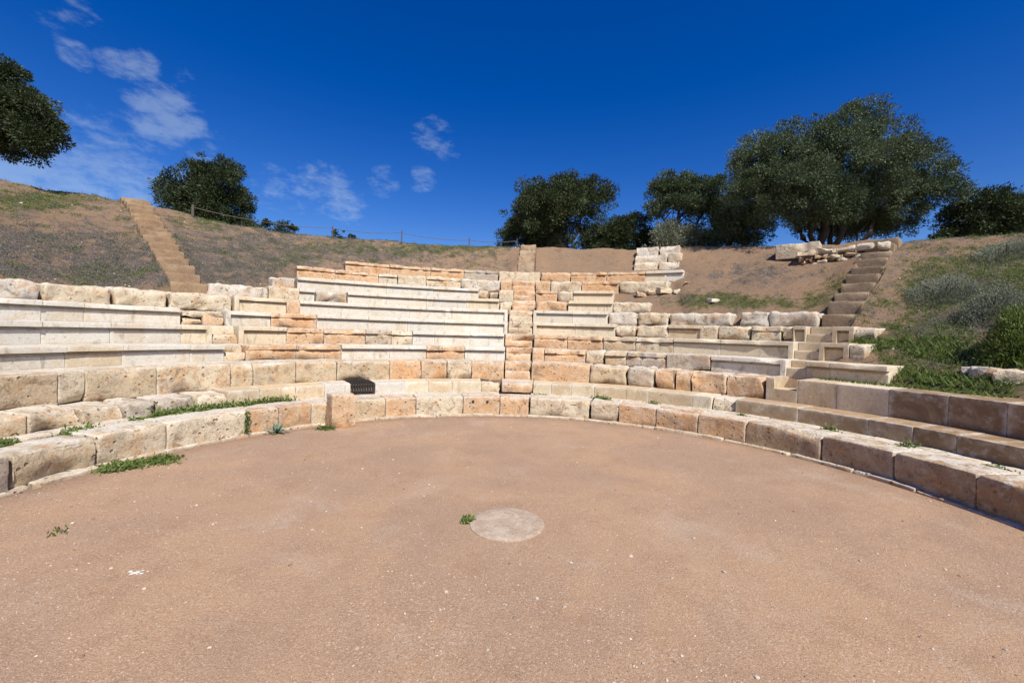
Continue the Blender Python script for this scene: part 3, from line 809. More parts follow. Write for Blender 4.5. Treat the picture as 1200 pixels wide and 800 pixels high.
# ------------------------------------------------------------------ foliage
def leaves_mesh(name, centres, size, mat, parent=None, aspect=.4, tones=None, up=0., dirs=None):
    """many small pointed leaves as two-triangle faces"""
    C = np.asarray(centres); n = len(C)
    d = RNG.normal(size=(n, 3)) if dirs is None else np.asarray(dirs) + RNG.normal(size=(n, 3))*.35
    d[:, 2] += up
    d /= np.linalg.norm(d, axis=1)[:, None]
    e = np.cross(d, RNG.normal(size=(n, 3))); e /= np.linalg.norm(e, axis=1)[:, None]+1e-9
    L = (size*RNG.uniform(.6, 1.35, n))[:, None]; W = L*aspect*.5
    V = np.empty((n, 4, 3)); V[:, 0] = C-d*L*.5; V[:, 1] = C+e*W-d*L*.05; V[:, 2] = C+d*L*.5; V[:, 3] = C-e*W-d*L*.05
    Fc = np.arange(n*4).reshape(n, 4)
    tn = np.repeat(RNG.uniform(0, 1, n) if tones is None else np.clip(np.asarray(tones)+RNG.normal(size=n)*.16, 0, 1), 4)
    return build(name, V.reshape(-1, 3), Fc, mat, parent, attrs={'tone': tn})

def limb(path, radii, sides=8):
    V, Fc = [], []
    for i, (p, r) in enumerate(zip(path, radii)):
        a = (path[min(i+1, len(path)-1)]-path[max(i-1, 0)]).normalized()
        x = a.orthogonal().normalized(); y = a.cross(x)
        for s in range(sides):
            w = 2*math.pi*s/sides
            V.append(p + (x*math.cos(w)+y*math.sin(w))*r*(1+.18*noise.noise(p*9+Vector((s, 0, 0)))))
    for i in range(len(path)-1):
        for s in range(sides):
            Fc.append((i*sides+s, i*sides+(s+1) % sides, (i+1)*sides+(s+1) % sides, (i+1)*sides+s))
    Fc.append(tuple(range((len(path)-1)*sides, len(path)*sides)))
    return V, Fc

def bend(a, b, n=6, wob=.08):
    out = []
    o = Vector((random.uniform(-9, 9),)*3)
    for i in range(n+1):
        f = i/n
        p = a.lerp(b, f); w = wob*(b-a).length*math.sin(f*math.pi)
        out.append(p + noise.noise_vector(p*2+o)*w)
    return out

def tree(name, label, cat, Y, lobes, trunks, n_leaf, size, mat, dep=.8, fill=.55, trunk_r=.09, group=None, clump=.10, aspect=.42):
    """lobes: (u, v, ru, rv[, dY]) seen sizes of the crown's masses at distance Y; trunks: base column, list of limb tips"""
    base = at(trunks[0], 250, Y); base.z = ground_z(base.x, base.y)-.05
    E = empty(name, base, label, cat, group)
    Lb = []
    for l in lobes:
        dY = l[4] if len(l) > 4 else random.uniform(-.2, .2)*dep
        c = at(l[0], l[1], Y+dY); k = (Y+dY)/F
        Lb.append((c, l[2]*k, max(min(l[2], l[3]*1.3)*k*dep, .05), l[3]*k))
    C, T, Dr = [], [], []
    off = Vector((random.uniform(-50, 50),)*3)
    subs = []
    for c, a, b, h in Lb:
        m = int(min(70, max(7, 14*(a*h+a*b+b*h)/(3*clump*clump*7))))
        for q in range(m):
            d = Vector(RNG.normal(size=3)).normalized()
            rr = RNG.uniform(.62, .98) if q > m*.3 else RNG.uniform(.2, .6)
            rr *= 1 + .22*noise.noise(Vector((c.x+d.x*a, c.y+d.y*b, c.z+d.z*h))*2.3+off)
            rs = min(clump*RNG.uniform(1.2, 2.5), .75*min(a, h)+.02)
            if RNG.random() < .22: rr, rs = RNG.uniform(.98, 1.16), rs*.5
            subs.append((Vector((c.x+d.x*a*rr, c.y+d.y*b*rr, c.z+d.z*h*rr)), rs, d, RNG.normal()*.13))
    w = np.array([x[1]**2 for x in subs]); w /= w.sum()
    for (q, rs, d, tn), f in zip(subs, w):
        m = max(8, int(n_leaf*f))
        dd = RNG.normal(size=(m, 3)); dd[:, 2] = np.where(RNG.random(m) < .35, np.abs(dd[:, 2]), dd[:, 2])
        dd /= np.linalg.norm(dd, axis=1)[:, None]
        rad_ = rs*np.clip(1-np.abs(RNG.normal(size=m))*.33, .1, 1.1)*(1+.25*np.sin(dd[:, 0]*5+tn*40)*np.cos(dd[:, 1]*6+dd[:, 2]*4))
        C.append(np.array(q) + dd*rad_[:, None]*np.array([1, 1, .8])); T.append(.40 + tn + .18*dd[:, 2]*0 + RNG.normal(size=m)*.05 + .3*noise.noise(q*2.1-off)); Dr.append(dd*.9 + np.array(d)*.3)
    leaves_mesh('crown', np.concatenate(C), size, mat, E, aspect, np.concatenate(T), .15, np.concatenate(Dr))
    V, Fc = [], []
    for i, tip in enumerate(trunks[1]):
        b0 = base + Vector((tip[4] if len(tip) > 4 else random.uniform(-.5, .5)*trunk_r, random.uniform(-.4, .4)*trunk_r, 0))
        e = at(tip[0], tip[1], Y + (tip[2] if len(tip) > 2 else 0))
        r0 = tip[3] if len(tip) > 3 else trunk_r*.7
        path = bend(b0, e, 8, .16)
        v, f = limb(path, [r0*(1-.72*(j/8)) * (1.35 if j == 0 else 1) for j in range(9)])
        k = len(V); V += v; Fc += [tuple(x+k for x in q) for q in f]
        for _ in range(5):
            j = random.randint(3, 7); s = path[j]
            c, a, b, h = random.choice(Lb)
            tip2 = s.lerp(c + Vector((random.uniform(-1, 1)*a*.7, random.uniform(-1, 1)*b*.6, random.uniform(-.6, .8)*h)), .75)
            if (tip2-s).length > 1.6: continue
            v, f = limb(bend(s, tip2, 6, .18), [r0*.32*(1-.8*q/6) for q in range(7)], 6)
            k = len(V); V += v; Fc += [tuple(x+k for x in q) for q in f]
    build('trunk', V, Fc, M_BARK, E, smooth=60)
    return E

tree('olive_tree', 'biggest tree, a broad grey-green olive spreading over the right slope', 'tree', 9.0,
     [(985, 205, 80, 62), (1000, 160, 48, 36), (1002, 128, 12, 9), (893, 180, 36, 32), (880, 215, 34, 28), (895, 240, 40, 26), (1062, 205, 44, 34), (1090, 222, 34, 20), (1108, 195, 10, 8), (950, 180, 45, 40), (1035, 235, 52, 28), (960, 235, 60, 28, -.5), (1020, 195, 60, 45, -.6), (940, 215, 50, 35, -.6), (1048, 262, 30, 14, .4), (955, 262, 34, 16, .5), (1010, 258, 40, 18, .5), (1030, 272, 30, 12, .6), (985, 270, 30, 12, .7)],
     (962, [(905, 225, 0, .075, -.05), (930, 205, -.3, .06), (975, 170, 0, .09, .1), (1010, 215, -.3, .07, .25), (1050, 235, .2, .07, .35), (985, 230, .5, .06, .2)]), 230000, .044, M_OLIVE, .85, .5, .12, 'trees along the crest', .11)
tree('evergreen_tree', 'dense dark green tree just right of the central earth steps', 'tree', 11.5,
     [(655, 240, 42, 30), (628, 240, 24, 28), (612, 265, 26, 24), (697, 235, 24, 24), (660, 215, 18, 14), (632, 222, 12, 15), (709, 226, 9, 14), (650, 268, 46, 24), (680, 222, 16, 14), (640, 250, 40, 34, -.4), (600, 280, 18, 14), (630, 285, 40, 20)],
     (655, [(640, 240), (690, 245, 0, .06), (660, 230)]), 85000, .060, M_DARKLEAF, .85, .6, .12, 'trees along the crest', .13)
tree('bush', 'low dark bush between the dense tree and the leaning tree', 'bush', 11.2,
     [(728, 272, 34, 19), (742, 262, 18, 12), (705, 280, 24, 12), (690, 286, 22, 8), (762, 280, 18, 14), (725, 290, 40, 14)], (725, [(715, 270, 0, .04), (740, 268, 0, .04)]), 30000, .06, M_DARKLEAF, .8, .6, .06, 'bushes along the crest', .12)
tree('leaning_tree', 'mid-size tree with visible bare limbs left of the biggest tree', 'tree', 10.6,
     [(800, 222, 34, 17), (785, 228, 24, 20), (830, 232, 26, 22), (770, 243, 12, 14), (815, 240, 30, 16), (848, 245, 20, 18)],
     (798, [(772, 248, 0, .05), (800, 235, 0, .06), (830, 240, 0, .055)]), 60000, .05, M_OLIVE, .85, .5, .08, 'trees along the crest', .11)
tree('bush', 'grey-green low bush under the leaning tree', 'bush', 10.2,
     [(795, 275, 28, 16), (778, 280, 14, 12), (815, 280, 20, 14), (795, 292, 34, 12)], (795, [(790, 275, 0, .03), (805, 275, 0, .03)]), 18000, .05, M_GREYLEAF, .8, .6, .05, 'bushes along the crest', .1)
tree('bush', 'mid green bush touching the left foot of the biggest tree', 'bush', 9.9,
     [(845, 270, 30, 20), (866, 262, 24, 22), (830, 282, 24, 12), (880, 268, 26, 20), (858, 287, 40, 12)], (855, [(845, 268, 0, .04), (870, 262, 0, .04)]), 26000, .05, M_OLIVE, .8, .6, .05, 'bushes along the crest', .1)
tree('bush', 'dark bush at the right edge behind the crest', 'bush', 9.0,
     [(1150, 250, 34, 24), (1128, 258, 20, 16), (1185, 250, 32, 20), (1115, 264, 10, 9), (1225, 250, 34, 20), (1160, 268, 60, 14), (1150, 285, 60, 16), (1215, 282, 50, 18)], (1160, [(1140, 255, 0, .05), (1180, 250, 0, .05), (1210, 252, 0, .05)]), 56000, .052, M_DARKLEAF, .8, .6, .07, 'bushes along the crest', .12)
tree('evergreen_tree', 'dark tree cut off by the left edge, its crown overhanging the slope', 'tree', 7.6,
     [(8, 125, 34, 40), (45, 158, 26, 20), (20, 172, 42, 16), (3, 82, 18, 26), (-50, 110, 70, 70), (68, 152, 10, 7), (-20, 150, 60, 34), (30, 140, 26, 24)],
     (-75, [(-40, 120, 0, .1), (10, 150, 0, .06), (-90, 100, 0, .1), (-20, 90, 0, .07)]), 110000, .046, M_DARKLEAF, .85, .6, .16, 'trees along the crest', .12)
tree('evergreen_tree', 'rounded dark bushy tree behind the left slope next to the thick fence post', 'tree', 12.5,
     [(250, 220, 38, 30), (248, 245, 48, 24), (206, 225, 17, 22), (284, 240, 13, 26), (272, 200, 18, 14), (238, 198, 16, 12), (225, 250, 30, 20), (250, 275, 55, 25)],
     (250, [(240, 230), (262, 225, 0, .06)]), 80000, .066, M_DARKLEAF, .85, .65, .12, 'trees along the crest', .14)
for u, v, r, rv, lb in [(312, 263, 5, 8, 'small treetop showing over the crest, nearest the rounded left tree'), (328, 263, 8, 8, 'small round treetop over the crest, middle of three'), (342, 267, 5, 4, 'lowest small treetop over the crest, right of two others'), (397, 274, 7, 5, 'tiny treetop right behind the second fence post'), (410, 277, 6, 3, 'tiny low treetop right of the second fence post')]:
    tree('small_tree', lb, 'tree', 17, [(u, v+1, r, rv), (u, v+14, r*1.5, 10), (u, v+32, r*1.6, 12)], (u, [(u, v+6, 0, .04)]), 2600, .10, M_DARKLEAF, .9, .7, .05, 'far treetops beyond the crest', .14)

# shrubs on the right slope
def shrub(u, v, w, h, mat, n, label, nm='shrub', size=.020):
    p = on_hill(u, v); Y = p.y
    E = empty(nm, p, label, 'shrub', 'shrubs on the right slope')
    k = Y/F
    C, D, T = [], [], []
    for _ in range((n*2)//14):
        a = RNG.uniform(0, 6.28); r = RNG.random()**.6
        x, y = p.x + math.cos(a)*r*w*k*.5, p.y + math.sin(a)*r*w*k*.5
        z = ground_z(x, y) + h*k*(1-r*r)*RNG.uniform(.15, 1.1)
        C.append(np.array((x, y, z)) + RNG.normal(size=(14, 3))*.028); D.append(np.tile([math.cos(a)*r, math.sin(a)*r, 1.0], (14, 1))); T.append(np.full(14, .45+.4*noise.noise(Vector((x, y, z))*5)))
    leaves_mesh('foliage', np.concatenate(C), size, mat, E, .30, np.concatenate(T), 0, np.concatenate(D))
    V, Fc = [], []
    for _ in range(7):
        v_, f_ = limb(bend(p+Vector((0, 0, -.02)), p+Vector((random.uniform(-.3, .3)*w*k, random.uniform(-.3, .3)*w*k, h*k*.7)), 4), [.008, .007, .006, .005, .003], 5)
        q = len(V); V += v_; Fc += [tuple(x+q for x in g_) for g_ in f_]
    build('stems', V, Fc, M_BARK, E)
shrub(1105, 347, 66, 20, M_GREYLEAF, 5000, 'broad grey-green low shrub in the middle of the right slope')
shrub(1165, 372, 62, 34, M_GREYLEAF, 6000, 'pale grey shrub on the right slope, nearest the right edge')
shrub(1192, 418, 60, 56, M_GRASS, 6000, 'dark green leafy bush cut by the right edge above the grass', 'leafy_bush', .032)
shrub(1180, 300, 60, 14, M_GREYLEAF, 3500, 'low silvery shrub just under the right crest')

# grass and dried weeds: mats nobody could count
def blades(name, spots, mat, hgt, wid, kind='stuff', lean=.5, parent=None):
    P = np.array([s[:3] for s in spots]); n = len(P)
    H = np.array([s[3] for s in spots])*hgt*RNG.uniform(.5, 1.3, n)
    a = RNG.uniform(0, 2*np.pi, n); d = np.stack([np.cos(a), np.sin(a), np.zeros(n)], 1)
    e = np.stack([-np.sin(a), np.cos(a), np.zeros(n)], 1)
    W = (wid*RNG.uniform(.6, 1.4, n))[:, None]; ln = RNG.uniform(.1, 1, n)[:, None]*lean*H[:, None]
    up = np.array([0, 0, 1.0])
    V = np.empty((n, 4, 3)); V[:, 0] = P-e*W*.5; V[:, 1] = P+d*ln*.35+up*H[:, None]*.6-e*W*.4; V[:, 2] = P+d*ln+up*H[:, None]; V[:, 3] = P+e*W*.5+d*ln*.1
    Fc = np.arange(n*4).reshape(n, 4)
    o = build(name, V.reshape(-1, 3), Fc, mat, parent, attrs={'tone': np.repeat(RNG.uniform(0, 1, n), 4)})
    if kind: o['kind'] = kind
    return o

def slope_spots(n, which, cond=lambda u, v: True, clump=10, spread=.06, thr=.25):
    out = []
    while len(out) < n:
        t = rad(RNG.uniform(-68, 68)); r = RNG.uniform(4.2, 10.6)
        if r < lerp_tab(START, deg(t), 1)+.02: continue
        p = pol(t, r, 0); z = hill(t, r); u, v = proj(p.x, p.y, z)
        if not (-60 < u < 1260) or not cond(u, v): continue
        d, g = soil_masks(t, r, u, v)
        m = g if which == 'g' else d
        m = m + .55*noise.fractal(Vector((p.x, p.y, 0))*3.4 + Vector((5 if which == 'g' else 0, 0, 0)), 1, 2, 4)
        if m < thr + RNG.random()*.4: continue
        for _ in range(clump):
            x, y = p.x+RNG.normal()*spread, p.y+RNG.normal()*spread
            out.append((x, y, ground_z(x, y)-.006, RNG.uniform(.5, 1.2)))
    return out
def cover(name, spots, mat, size, hgt, aspect, up):
    P = np.array(spots); P[:, 2] += np.abs(RNG.normal(size=len(P)))*hgt*P[:, 3]
    o = leaves_mesh(name, P[:, :3], size, mat, None, aspect, None, up)
    o['kind'] = 'stuff'; return o
o = cover('slope_weeds', slope_spots(120000, 'g', clump=44, spread=.030, thr=.46), M_GRASS, .020, .018, .40, .5); o['label'] = 'fresh green weeds scattered over the slopes'
o = cover('dry_undergrowth', slope_spots(130000, 'd', clump=22, spread=.028, thr=.36), M_DRY, .024, .014, .14, .6); o['label'] = 'dark dried weeds matting the slopes'
o = cover('dry_scrub', slope_spots(120000, 'd', lambda u, v: u < 640 or RNG.random() < .18, clump=130, spread=.045, thr=.40), M_SCRUB, .020, .028, .26, .8); o['label'] = 'low grey-green scrub dotted over the slopes'
def grass_band():
    out = []
    while len(out) < 14000:
        r = RNG.uniform(3.95, 5.0); t = rad(RNG.uniform(55, 88))
        if noise.fractal(Vector((t*9, r*3, 0)), 1, 2, 3) < -.25: continue
        if 4.0 < r < 4.6 and t < theta(1036, RR[4], HH[4]): continue
        x, y = pol(t, r, 0).xy
        out.append((x, y, hill(t, r)-.01 if r > 4.1 else .57, RNG.uniform(.5, 1.3)))
    return out
o = blades('tall_grass', grass_band(), M_GRASS, .055, .007, lean=1.0); o['label'] = 'fresh tall grass behind the low wall on the right'

def slope_stones():
    V, Fc, T = [], [], []
    n = 0
    while n < 1500:
        t = rad(RNG.uniform(-68, 68)); r = RNG.uniform(4.2, 10.4)
        if r < lerp_tab(START, deg(t), 1)+.03: continue
        p = pol(t, r, 0); p.z = hill(t, r); s_ = min(.03, .004*(1+RNG.exponential(1.0))); k = len(V); tn = RNG.choice([.3, .7, 1.0])
        for v in ICO1[0]:
            V.append((p.x+v.x*s_*RNG.uniform(.7, 1.3), p.y+v.y*s_*RNG.uniform(.7, 1.3), p.z+v.z*s_*.7)); T.append(tn)
        Fc += [[q+k for q in f] for f in ICO1[1]]; n += 1
    o = build('slope_gravel', V, Fc, M_PEB, attrs={'tone': T}); o['kind'] = 'stuff'; o['label'] = 'small stones scattered over the earth slopes'
slope_stones()

# single weeds on the stonework and the floor
def weed(label, pts, n, hgt, size, mat=None, nm='weed', spread=.03, grp='weeds on the stonework and floor'):
    c = Vector(pts[0]); E = None
    C, D = [], []
    for i in range(n):
        a, b = random.choice(pts), random.choice(pts)
        p = Vector(a).lerp(Vector(b), random.random()) if len(pts) > 1 and random.random() < .0 else Vector(a)
        q = p + Vector((RNG.normal()*spread, RNG.normal()*spread*.7, abs(RNG.normal())*hgt))
        C.append(q); D.append((RNG.normal()*.6, RNG.normal()*.6, .6))
    o = leaves_mesh(nm, np.array(C), size, mat or M_GRASS, None, .38, None, 0, np.array(D))
    tag(centre_object(o), label, 'weed', grp)
def gut(u, r, z=.215): return tuple(pol(theta(u, r, z), r, z))
weed('long mat of green weeds in the gutter just left of the standing stone', [gut(u, 3.16+random.uniform(-.07, .05)) for u in range(262, 345, 3)], 1800, .030, 0.034)
weed('thick clump of green weeds in the gutter under the rough white-topped blocks', [gut(u, 3.14+random.uniform(-.05, .05)) for u in range(182, 262, 3)], 2000, .034, 0.034)
weed('sparse weeds in the gutter beside the crumbled dark block', [gut(u, 3.13+random.uniform(-.04, .04)) for u in (158, 164, 170, 176)], 320, .02, 0.031)
weed('small green weeds in the gutter under the left rough blocks', [gut(u, 3.1+random.uniform(-.03, .03)) for u in (80, 86, 92, 100, 106)], 360, .022, 0.031)
weed('tuft of weeds at the far left in the gutter', [gut(u, 3.15) for u in (2, 7, 12)], 220, .022, 0.031)
def flo(u, v): p = on_ground(u, v, .03); return (p.x, p.y, floor_z(math.hypot(p.x, p.y-CY))+.005)
weed('flat mat of green weeds on the floor at the foot of the left kerb blocks', [flo(u, 552-(u-115)*.16+random.uniform(-3, 3)) for u in range(120, 206, 2)], 1240, .012, 0.029)
weed('small weed on the ledge under the large left kerb block', [flo(70, 548), flo(74, 546)], 180, .018, 0.027)
weed('thin weeds along the ledge in the middle of the left kerb', [flo(u, 519-(u-225)*.14) for u in range(225, 262, 3)], 220, .010, 0.024)
weed('upright weed growing in a kerb joint left of the spiky rosette', [tuple(pol(theta(289, 2.77, .1), 2.765, z)) for z in (.06, .1, .14, .18, .22)], 180, .014, 0.027, spread=.012)
weed('patch of low weeds at the foot of the standing stone', [flo(u, 503) for u in (376, 381, 386)], 300, .014, 0.027)
weed('green weed in the kerb joint right of the central stair', [flo(688, 490), flo(690, 489)], 240, .03, 0.031)
weed('weed at the kerb foot right of the jointed one, under an orange block', [flo(751, 497), flo(755, 498)], 180, .02, 0.029)
weed('low weeds at the kerb foot under the first orange block right of the stair', [flo(735, 495), flo(739, 496)], 120, .012, 0.024)
weed('weed on the ledge below the long orange kerb block', [flo(806, 503), flo(812, 505)], 120, .012, 0.027)
weed('bushy weed in the gutter behind the first rounded kerb blocks', [gut(u, 3.14) for u in (697, 702, 707, 711)], 400, .028, 0.031)
weed('weed in the gutter behind the orange kerb block right of centre', [gut(u, 3.14) for u in (763, 767)], 180, .028, 0.027)
weed('small weed in the gutter under the rough boulder of the bench', [gut(869, 3.14)], 120, .018, 0.027)
weed('weed in the gutter on the right, before the smooth bench', [gut(u, 3.14) for u in (970, 975)], 220, .026, 0.029)
weed('bushy weed in the gutter on the right, behind the patched kerb block', [gut(u, 3.08) for u in (1060, 1066)], 300, .028, 0.031)
weed('weeds along the gutter at the right edge', [gut(u, 3.10) for u in (1160, 1168, 1176)], 300, .014, 0.027)
weed('weeds at the foot of the kerb near the right edge', [flo(u, 594+(u-1160)*.45) for u in (1160, 1168, 1176)], 240, .012, 0.027)
weed('small dark weed beside the round stone', [flo(545, 606), flo(548, 605), flo(551, 603)], 120, .012, 0.027, spread=.014)
weed('tiny weed on the floor left, below the mat of weeds', [flo(66, 620), flo(70, 619)], 22, .006, 0.024)
weed('low weeds under the central bench step', [gut(u, 3.2) for u in (628, 634, 640)], 220, .012, 0.024)
weed('green weeds on the lower left earth steps', [tuple(on_hill(u, 334)) for u in (204, 210)], 280, .03, 0.034)

def rosette(u, v):
    c = pol(theta(u, 2.69, .03), 2.69, .035); V, Fc = [], []
    for i in range(17):
        a = i*2.4; L = random.uniform(.10, .15); el = random.uniform(.25, 1.2)
        d = Vector((math.cos(a)*math.cos(el), math.sin(a)*math.cos(el), math.sin(el))); s = Vector((-math.sin(a), math.cos(a), 0))
        k = len(V); n = s.cross(d)
        for f, w in ((0, .008), (.35, .012), (.7, .008)):
            m = c + d*L*f + Vector((0, 0, -.03*f*f)); V += [m - s*w, m - n*.003, m + s*w]
        V.append(c + d*L + Vector((0, 0, -.03)))
        for j in (0, 3):
            for q in (0, 1): Fc.append((k+j+q, k+j+q+1, k+j+q+4, k+j+q+3))
        Fc += [(k+6, k+7, k+9), (k+7, k+8, k+9)]
    o = build('rosette_plant', V, Fc, M_AGAVE, attrs={'tone': [random.random() for _ in V]}); tag(centre_object(o), 'spiky blue-green rosette plant at the foot of the left kerb', 'plant')
rosette(325, 501)

# ------------------------------------------------------------------ gravel on the floor
def gravel():
    V, Fc, T = [], [], []
    n = 0
    while n < 9000:
        a = RNG.uniform(0, 6.283); r = 2.72*math.sqrt(RNG.random())
        if RNG.random() < .45: q_ = on_ground(RNG.uniform(-60, 1260), RNG.uniform(520, 840)); a, r = math.atan2(q_.x, q_.y-CY), math.hypot(q_.x, q_.y-CY)
        if r > 2.72: continue
        x, y = r*math.sin(a), CY+r*math.cos(a)
        if y < .6 and RNG.random() < .3: continue
        if r < .34: continue
        if noise.fractal(Vector((x, y, 3))*1.1, 1, 2, 3) < RNG.uniform(-.5, .35): continue
        s = .0011*(1+RNG.exponential(.75)); s = min(s, .008)
        z = floor_z(r) + noise.fractal(Vector((x, y, 0))*1.1, 1, 2, 3)*.006
        if n < 130: s = RNG.uniform(.004, .010)
        tone = RNG.choice([.15, .5, .75, 1.0], p=[.26, .36, .28, .1]); k = len(V)
        for v in ICO1[0]:
            V.append((x+v.x*s*RNG.uniform(.7, 1.3), y+v.y*s*RNG.uniform(.7, 1.3), z+v.z*s*.6+s*.2)); T.append(tone)
        Fc += [[q+k for q in f] for f in ICO1[1]]
        n += 1
    o = build('loose_gravel', V, Fc, M_PEB, attrs={'tone': T}); o['kind'] = 'stuff'; o['label'] = 'small pale pebbles strewn over the bare floor'
gravel()

# ------------------------------------------------------------------ rope fence along the crest
def fence():
    posts = [(226, 240, 258, .055), (390, 265, 281, .03), (471, 270, 290, .03), (550, 279, 294, .028), (606, 280, 294, .026)]
    P = []
    for u, v0, v1, w in posts:
        p = on_hill(u, v1 + 1); dd = Vector(ray(u, v1-3))
        # stand just behind the skyline
        Y = p.y + .25
        top = at(u, v0, Y); P.append((top, Vector((top.x, top.y, ground_z(top.x, top.y)-.05)), w))
    E = empty('rope_fence', P[2][1], 'rope fence of slim grey posts along the crest of the slope', 'fence')
    for top, bot, w in P:
        v, f = limb([bot, bot.lerp(top, .5), top, top+Vector((0, 0, .004))], [w*.5, w*.48, w*.46, w*.3], 8)
        build('post', v, f, M_WOOD, E, smooth=40)
    ext = [(Vector((P[-1][0].x+1.2, P[-1][0].y+1.5, P[-1][0].z-.2)),)]
    for a, b in zip(P, P[1:]):
        q0, q1 = a[0]-Vector((0, 0, .05)), b[0]-Vector((0, 0, .05))
        path = []
        for i in range(15):
            f = i/14; p = q0.lerp(q1, f); p.z -= .28*(q1-q0).length*.35*4*f*(1-f)*.35; path.append(p)
        v, f = limb(path, [.006]*15, 6); build('rope', v, f, M_ROPE, E)
fence()

# a chalky splash on the floor
def splash():
    c = Vector(flo(160, 663)); V, Fc = [], []
    for ox, oy, R_ in ((0, 0, .012), (-.030, .006, .006), (.024, -.004, .005), (.012, .015, .004), (-.012, -.012, .004), (.038, .008, .003)):
        k = len(V); n = 30; V.append(c + Vector((ox, oy, .0035)))
        for q in range(n):
            a = 2*math.pi*q/n; r = R_*(1+.75*noise.fractal(Vector((math.cos(a)*1.7, math.sin(a)*1.7, ox*90)), .6, 2, 5))
            V.append(c + Vector((ox+math.cos(a)*r*1.5, oy+math.sin(a)*r, -.001)))
        Fc += [(k, k+1+q, k+1+(q+1) % n) for q in range(n)]
    o = build('chalk_splash', V, Fc, mat_plain('chalk', (.42, .35, .28), (.70, .67, .62), 40)); tag(centre_object(o), 'white chalky splash on the bare floor at lower left', 'splash')
splash()

# ------------------------------------------------------------------ sun, sky, clouds, camera
EL, AZ = rad(51), rad(25)          # height of the sun; turned to the right from straight behind the camera
sd = Vector((math.sin(AZ)*math.cos(EL), -math.cos(AZ)*math.cos(EL), math.sin(EL)))
sun = bpy.data.lights.new('sun', 'SUN'); sun.energy = 5.0; sun.angle = rad(.53); sun.color = (1, .95, .855)
so = bpy.data.objects.new('sun', sun); COL.objects.link(so); so.rotation_euler = sd.to_track_quat('Z', 'Y').to_euler(); so.location = sd*60

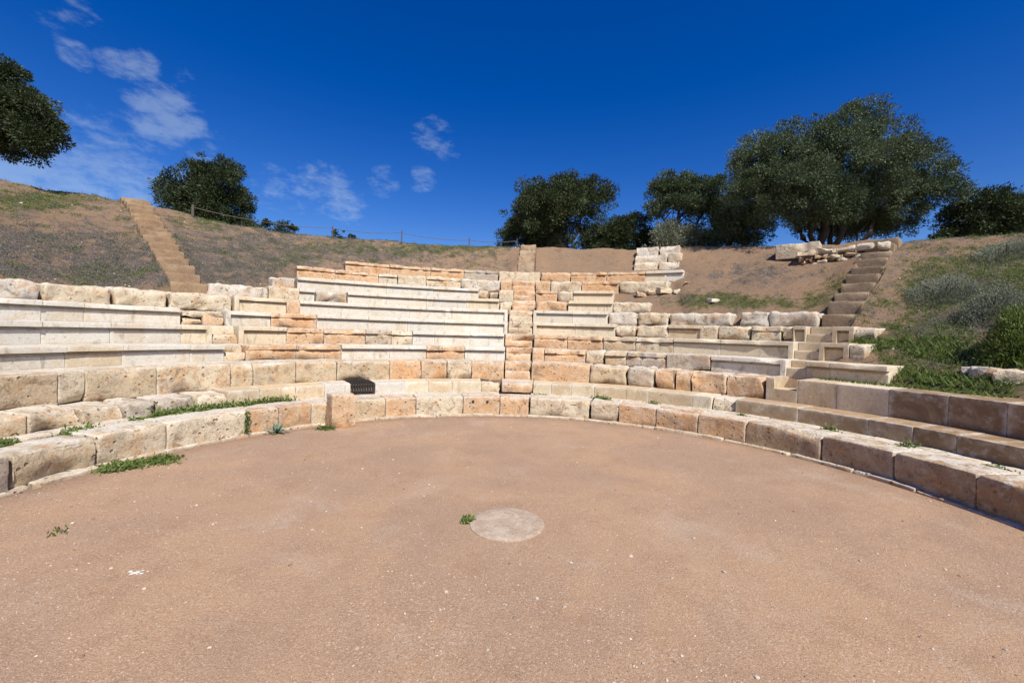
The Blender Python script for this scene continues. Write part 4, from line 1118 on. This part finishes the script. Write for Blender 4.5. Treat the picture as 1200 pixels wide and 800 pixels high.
def world():
    w = bpy.data.worlds.new('World'); scene.world = w; w.use_nodes = True
    t = w.node_tree; t.nodes.clear()
    N = lambda k, **kw: [setattr(x := t.nodes.new(k), a, b) for a, b in kw.items()] and x if kw else t.nodes.new(k)
    out = t.nodes.new('ShaderNodeOutputWorld'); bg = t.nodes.new('ShaderNodeBackground')
    sky = t.nodes.new('ShaderNodeTexSky'); sky.sky_type = 'NISHITA'; sky.sun_disc = False
    sky.sun_elevation = EL; sky.sun_rotation = math.pi - AZ
    sky.air_density = 1.0; sky.dust_density = .2; sky.ozone_density = 3.0; sky.altitude = 100
    hs = t.nodes.new('ShaderNodeHueSaturation'); hs.inputs['Saturation'].default_value = 1.45; hs.inputs['Hue'].default_value = .522; hs.inputs['Value'].default_value = 1.26
    t.links.new(sky.outputs[0], hs.inputs['Color'])
    tc = t.nodes.new('ShaderNodeTexCoord')
    nrm = t.nodes.new('ShaderNodeVectorMath'); nrm.operation = 'NORMALIZE'; t.links.new(tc.outputs['Generated'], nrm.inputs[0])
    total = None
    for u, v, r, k in [(192, 136, 3.4, 1.0), (176, 150, 1.8, .6), (165, 78, 1.9, .75), (130, 73, 1.5, .7), (88, 66, 1.5, .65), (216, 88, 1.1, .45), (205, 182, 4.2, .55), (120, 210, 6.0, .85), (175, 214, 4, .7), (40, 212, 5, 1.0), (230, 190, 3, .5), (385, 222, 3.2, .72), (405, 240, 2.6, .8), (368, 208, 2.2, .7), (340, 226, 2.6, .62), (505, 155, 2.6, .55), (525, 178, 1.7, .52), (450, 213, 2.0, .68), (497, 211, 2.0, .68), (325, 222, 3, .42), (85, 22, 2.4, .38), (80, 150, 3, .4), (270, 168, 2.4, .32)]:
        d = Vector(ray(u, v)).normalized()
        dp = t.nodes.new('ShaderNodeVectorMath'); dp.operation = 'DOT_PRODUCT'; t.links.new(nrm.outputs[0], dp.inputs[0]); dp.inputs[1].default_value = d
        mr = t.nodes.new('ShaderNodeMapRange'); mr.interpolation_type = 'SMOOTHSTEP'; t.links.new(dp.outputs['Value'], mr.inputs['Value'])
        mr.inputs['From Min'].default_value = math.cos(rad(r*1.25)); mr.inputs['From Max'].default_value = 1; mr.inputs['To Max'].default_value = k
        if total is None: total = mr.outputs[0]
        else:
            mx = t.nodes.new('ShaderNodeMath'); mx.operation = 'MAXIMUM'; t.links.new(total, mx.inputs[0]); t.links.new(mr.outputs[0], mx.inputs[1]); total = mx.outputs[0]
    mp = t.nodes.new('ShaderNodeMapping'); mp.inputs['Scale'].default_value = (1, 1, 2.1); t.links.new(nrm.outputs[0], mp.inputs[0])
    ns = t.nodes.new('ShaderNodeTexNoise'); ns.inputs['Scale'].default_value = 26; ns.inputs['Detail'].default_value = 9; ns.inputs['Roughness'].default_value = .64; ns.inputs['Distortion'].default_value = .15
    t.links.new(mp.outputs[0], ns.inputs['Vector'])
    ad = t.nodes.new('ShaderNodeMath'); ad.operation = 'MULTIPLY_ADD'; t.links.new(total, ad.inputs[0]); ad.inputs[1].default_value = .46; t.links.new(ns.outputs['Fac'], ad.inputs[2])
    mr = t.nodes.new('ShaderNodeMapRange'); mr.interpolation_type = 'SMOOTHSTEP'; t.links.new(ad.outputs[0], mr.inputs['Value'])
    mr.inputs['From Min'].default_value = .63; mr.inputs['From Max'].default_value = 1.06; mr.inputs['To Max'].default_value = .27
    gate = t.nodes.new('ShaderNodeMath'); gate.operation = 'MULTIPLY'; t.links.new(mr.outputs[0], gate.inputs[0])
    g2 = t.nodes.new('ShaderNodeMapRange'); t.links.new(total, g2.inputs['Value']); g2.inputs['From Max'].default_value = .25; t.links.new(g2.outputs[0], gate.inputs[1])
    mix = t.nodes.new('ShaderNodeMix'); mix.data_type = 'RGBA'; t.links.new(gate.outputs[0], mix.inputs[0]); t.links.new(hs.outputs[0], mix.inputs[6]); mix.inputs[7].default_value = (6.6, 7.9, 8.6, 1)
    t.links.new(mix.outputs[2], bg.inputs[0]); bg.inputs[1].default_value = .075
    t.links.new(bg.outputs[0], out.inputs[0])
world()

cam = bpy.data.cameras.new('camera'); cam.sensor_width = 36; cam.sensor_fit = 'HORIZONTAL'; cam.lens = 36*F/1200
cam.clip_start = .05; cam.clip_end = 3000
co = bpy.data.objects.new('camera', cam); COL.objects.link(co); scene.camera = co
co.matrix_world = Matrix.Translation((0, 0, S)) @ Matrix.Rotation(rad(90)+PITCH, 4, 'X') @ Matrix.Rotation(ROLL, 4, 'Z')

scene.render.engine = 'CYCLES'
scene.cycles.use_denoising = True
scene.cycles.max_bounces = 6
scene.view_settings.view_transform = 'Standard'; scene.view_settings.look = 'None'
scene.view_settings.exposure = 0.35; scene.view_settings.gamma = 1
scene.view_settings.use_curve_mapping = False
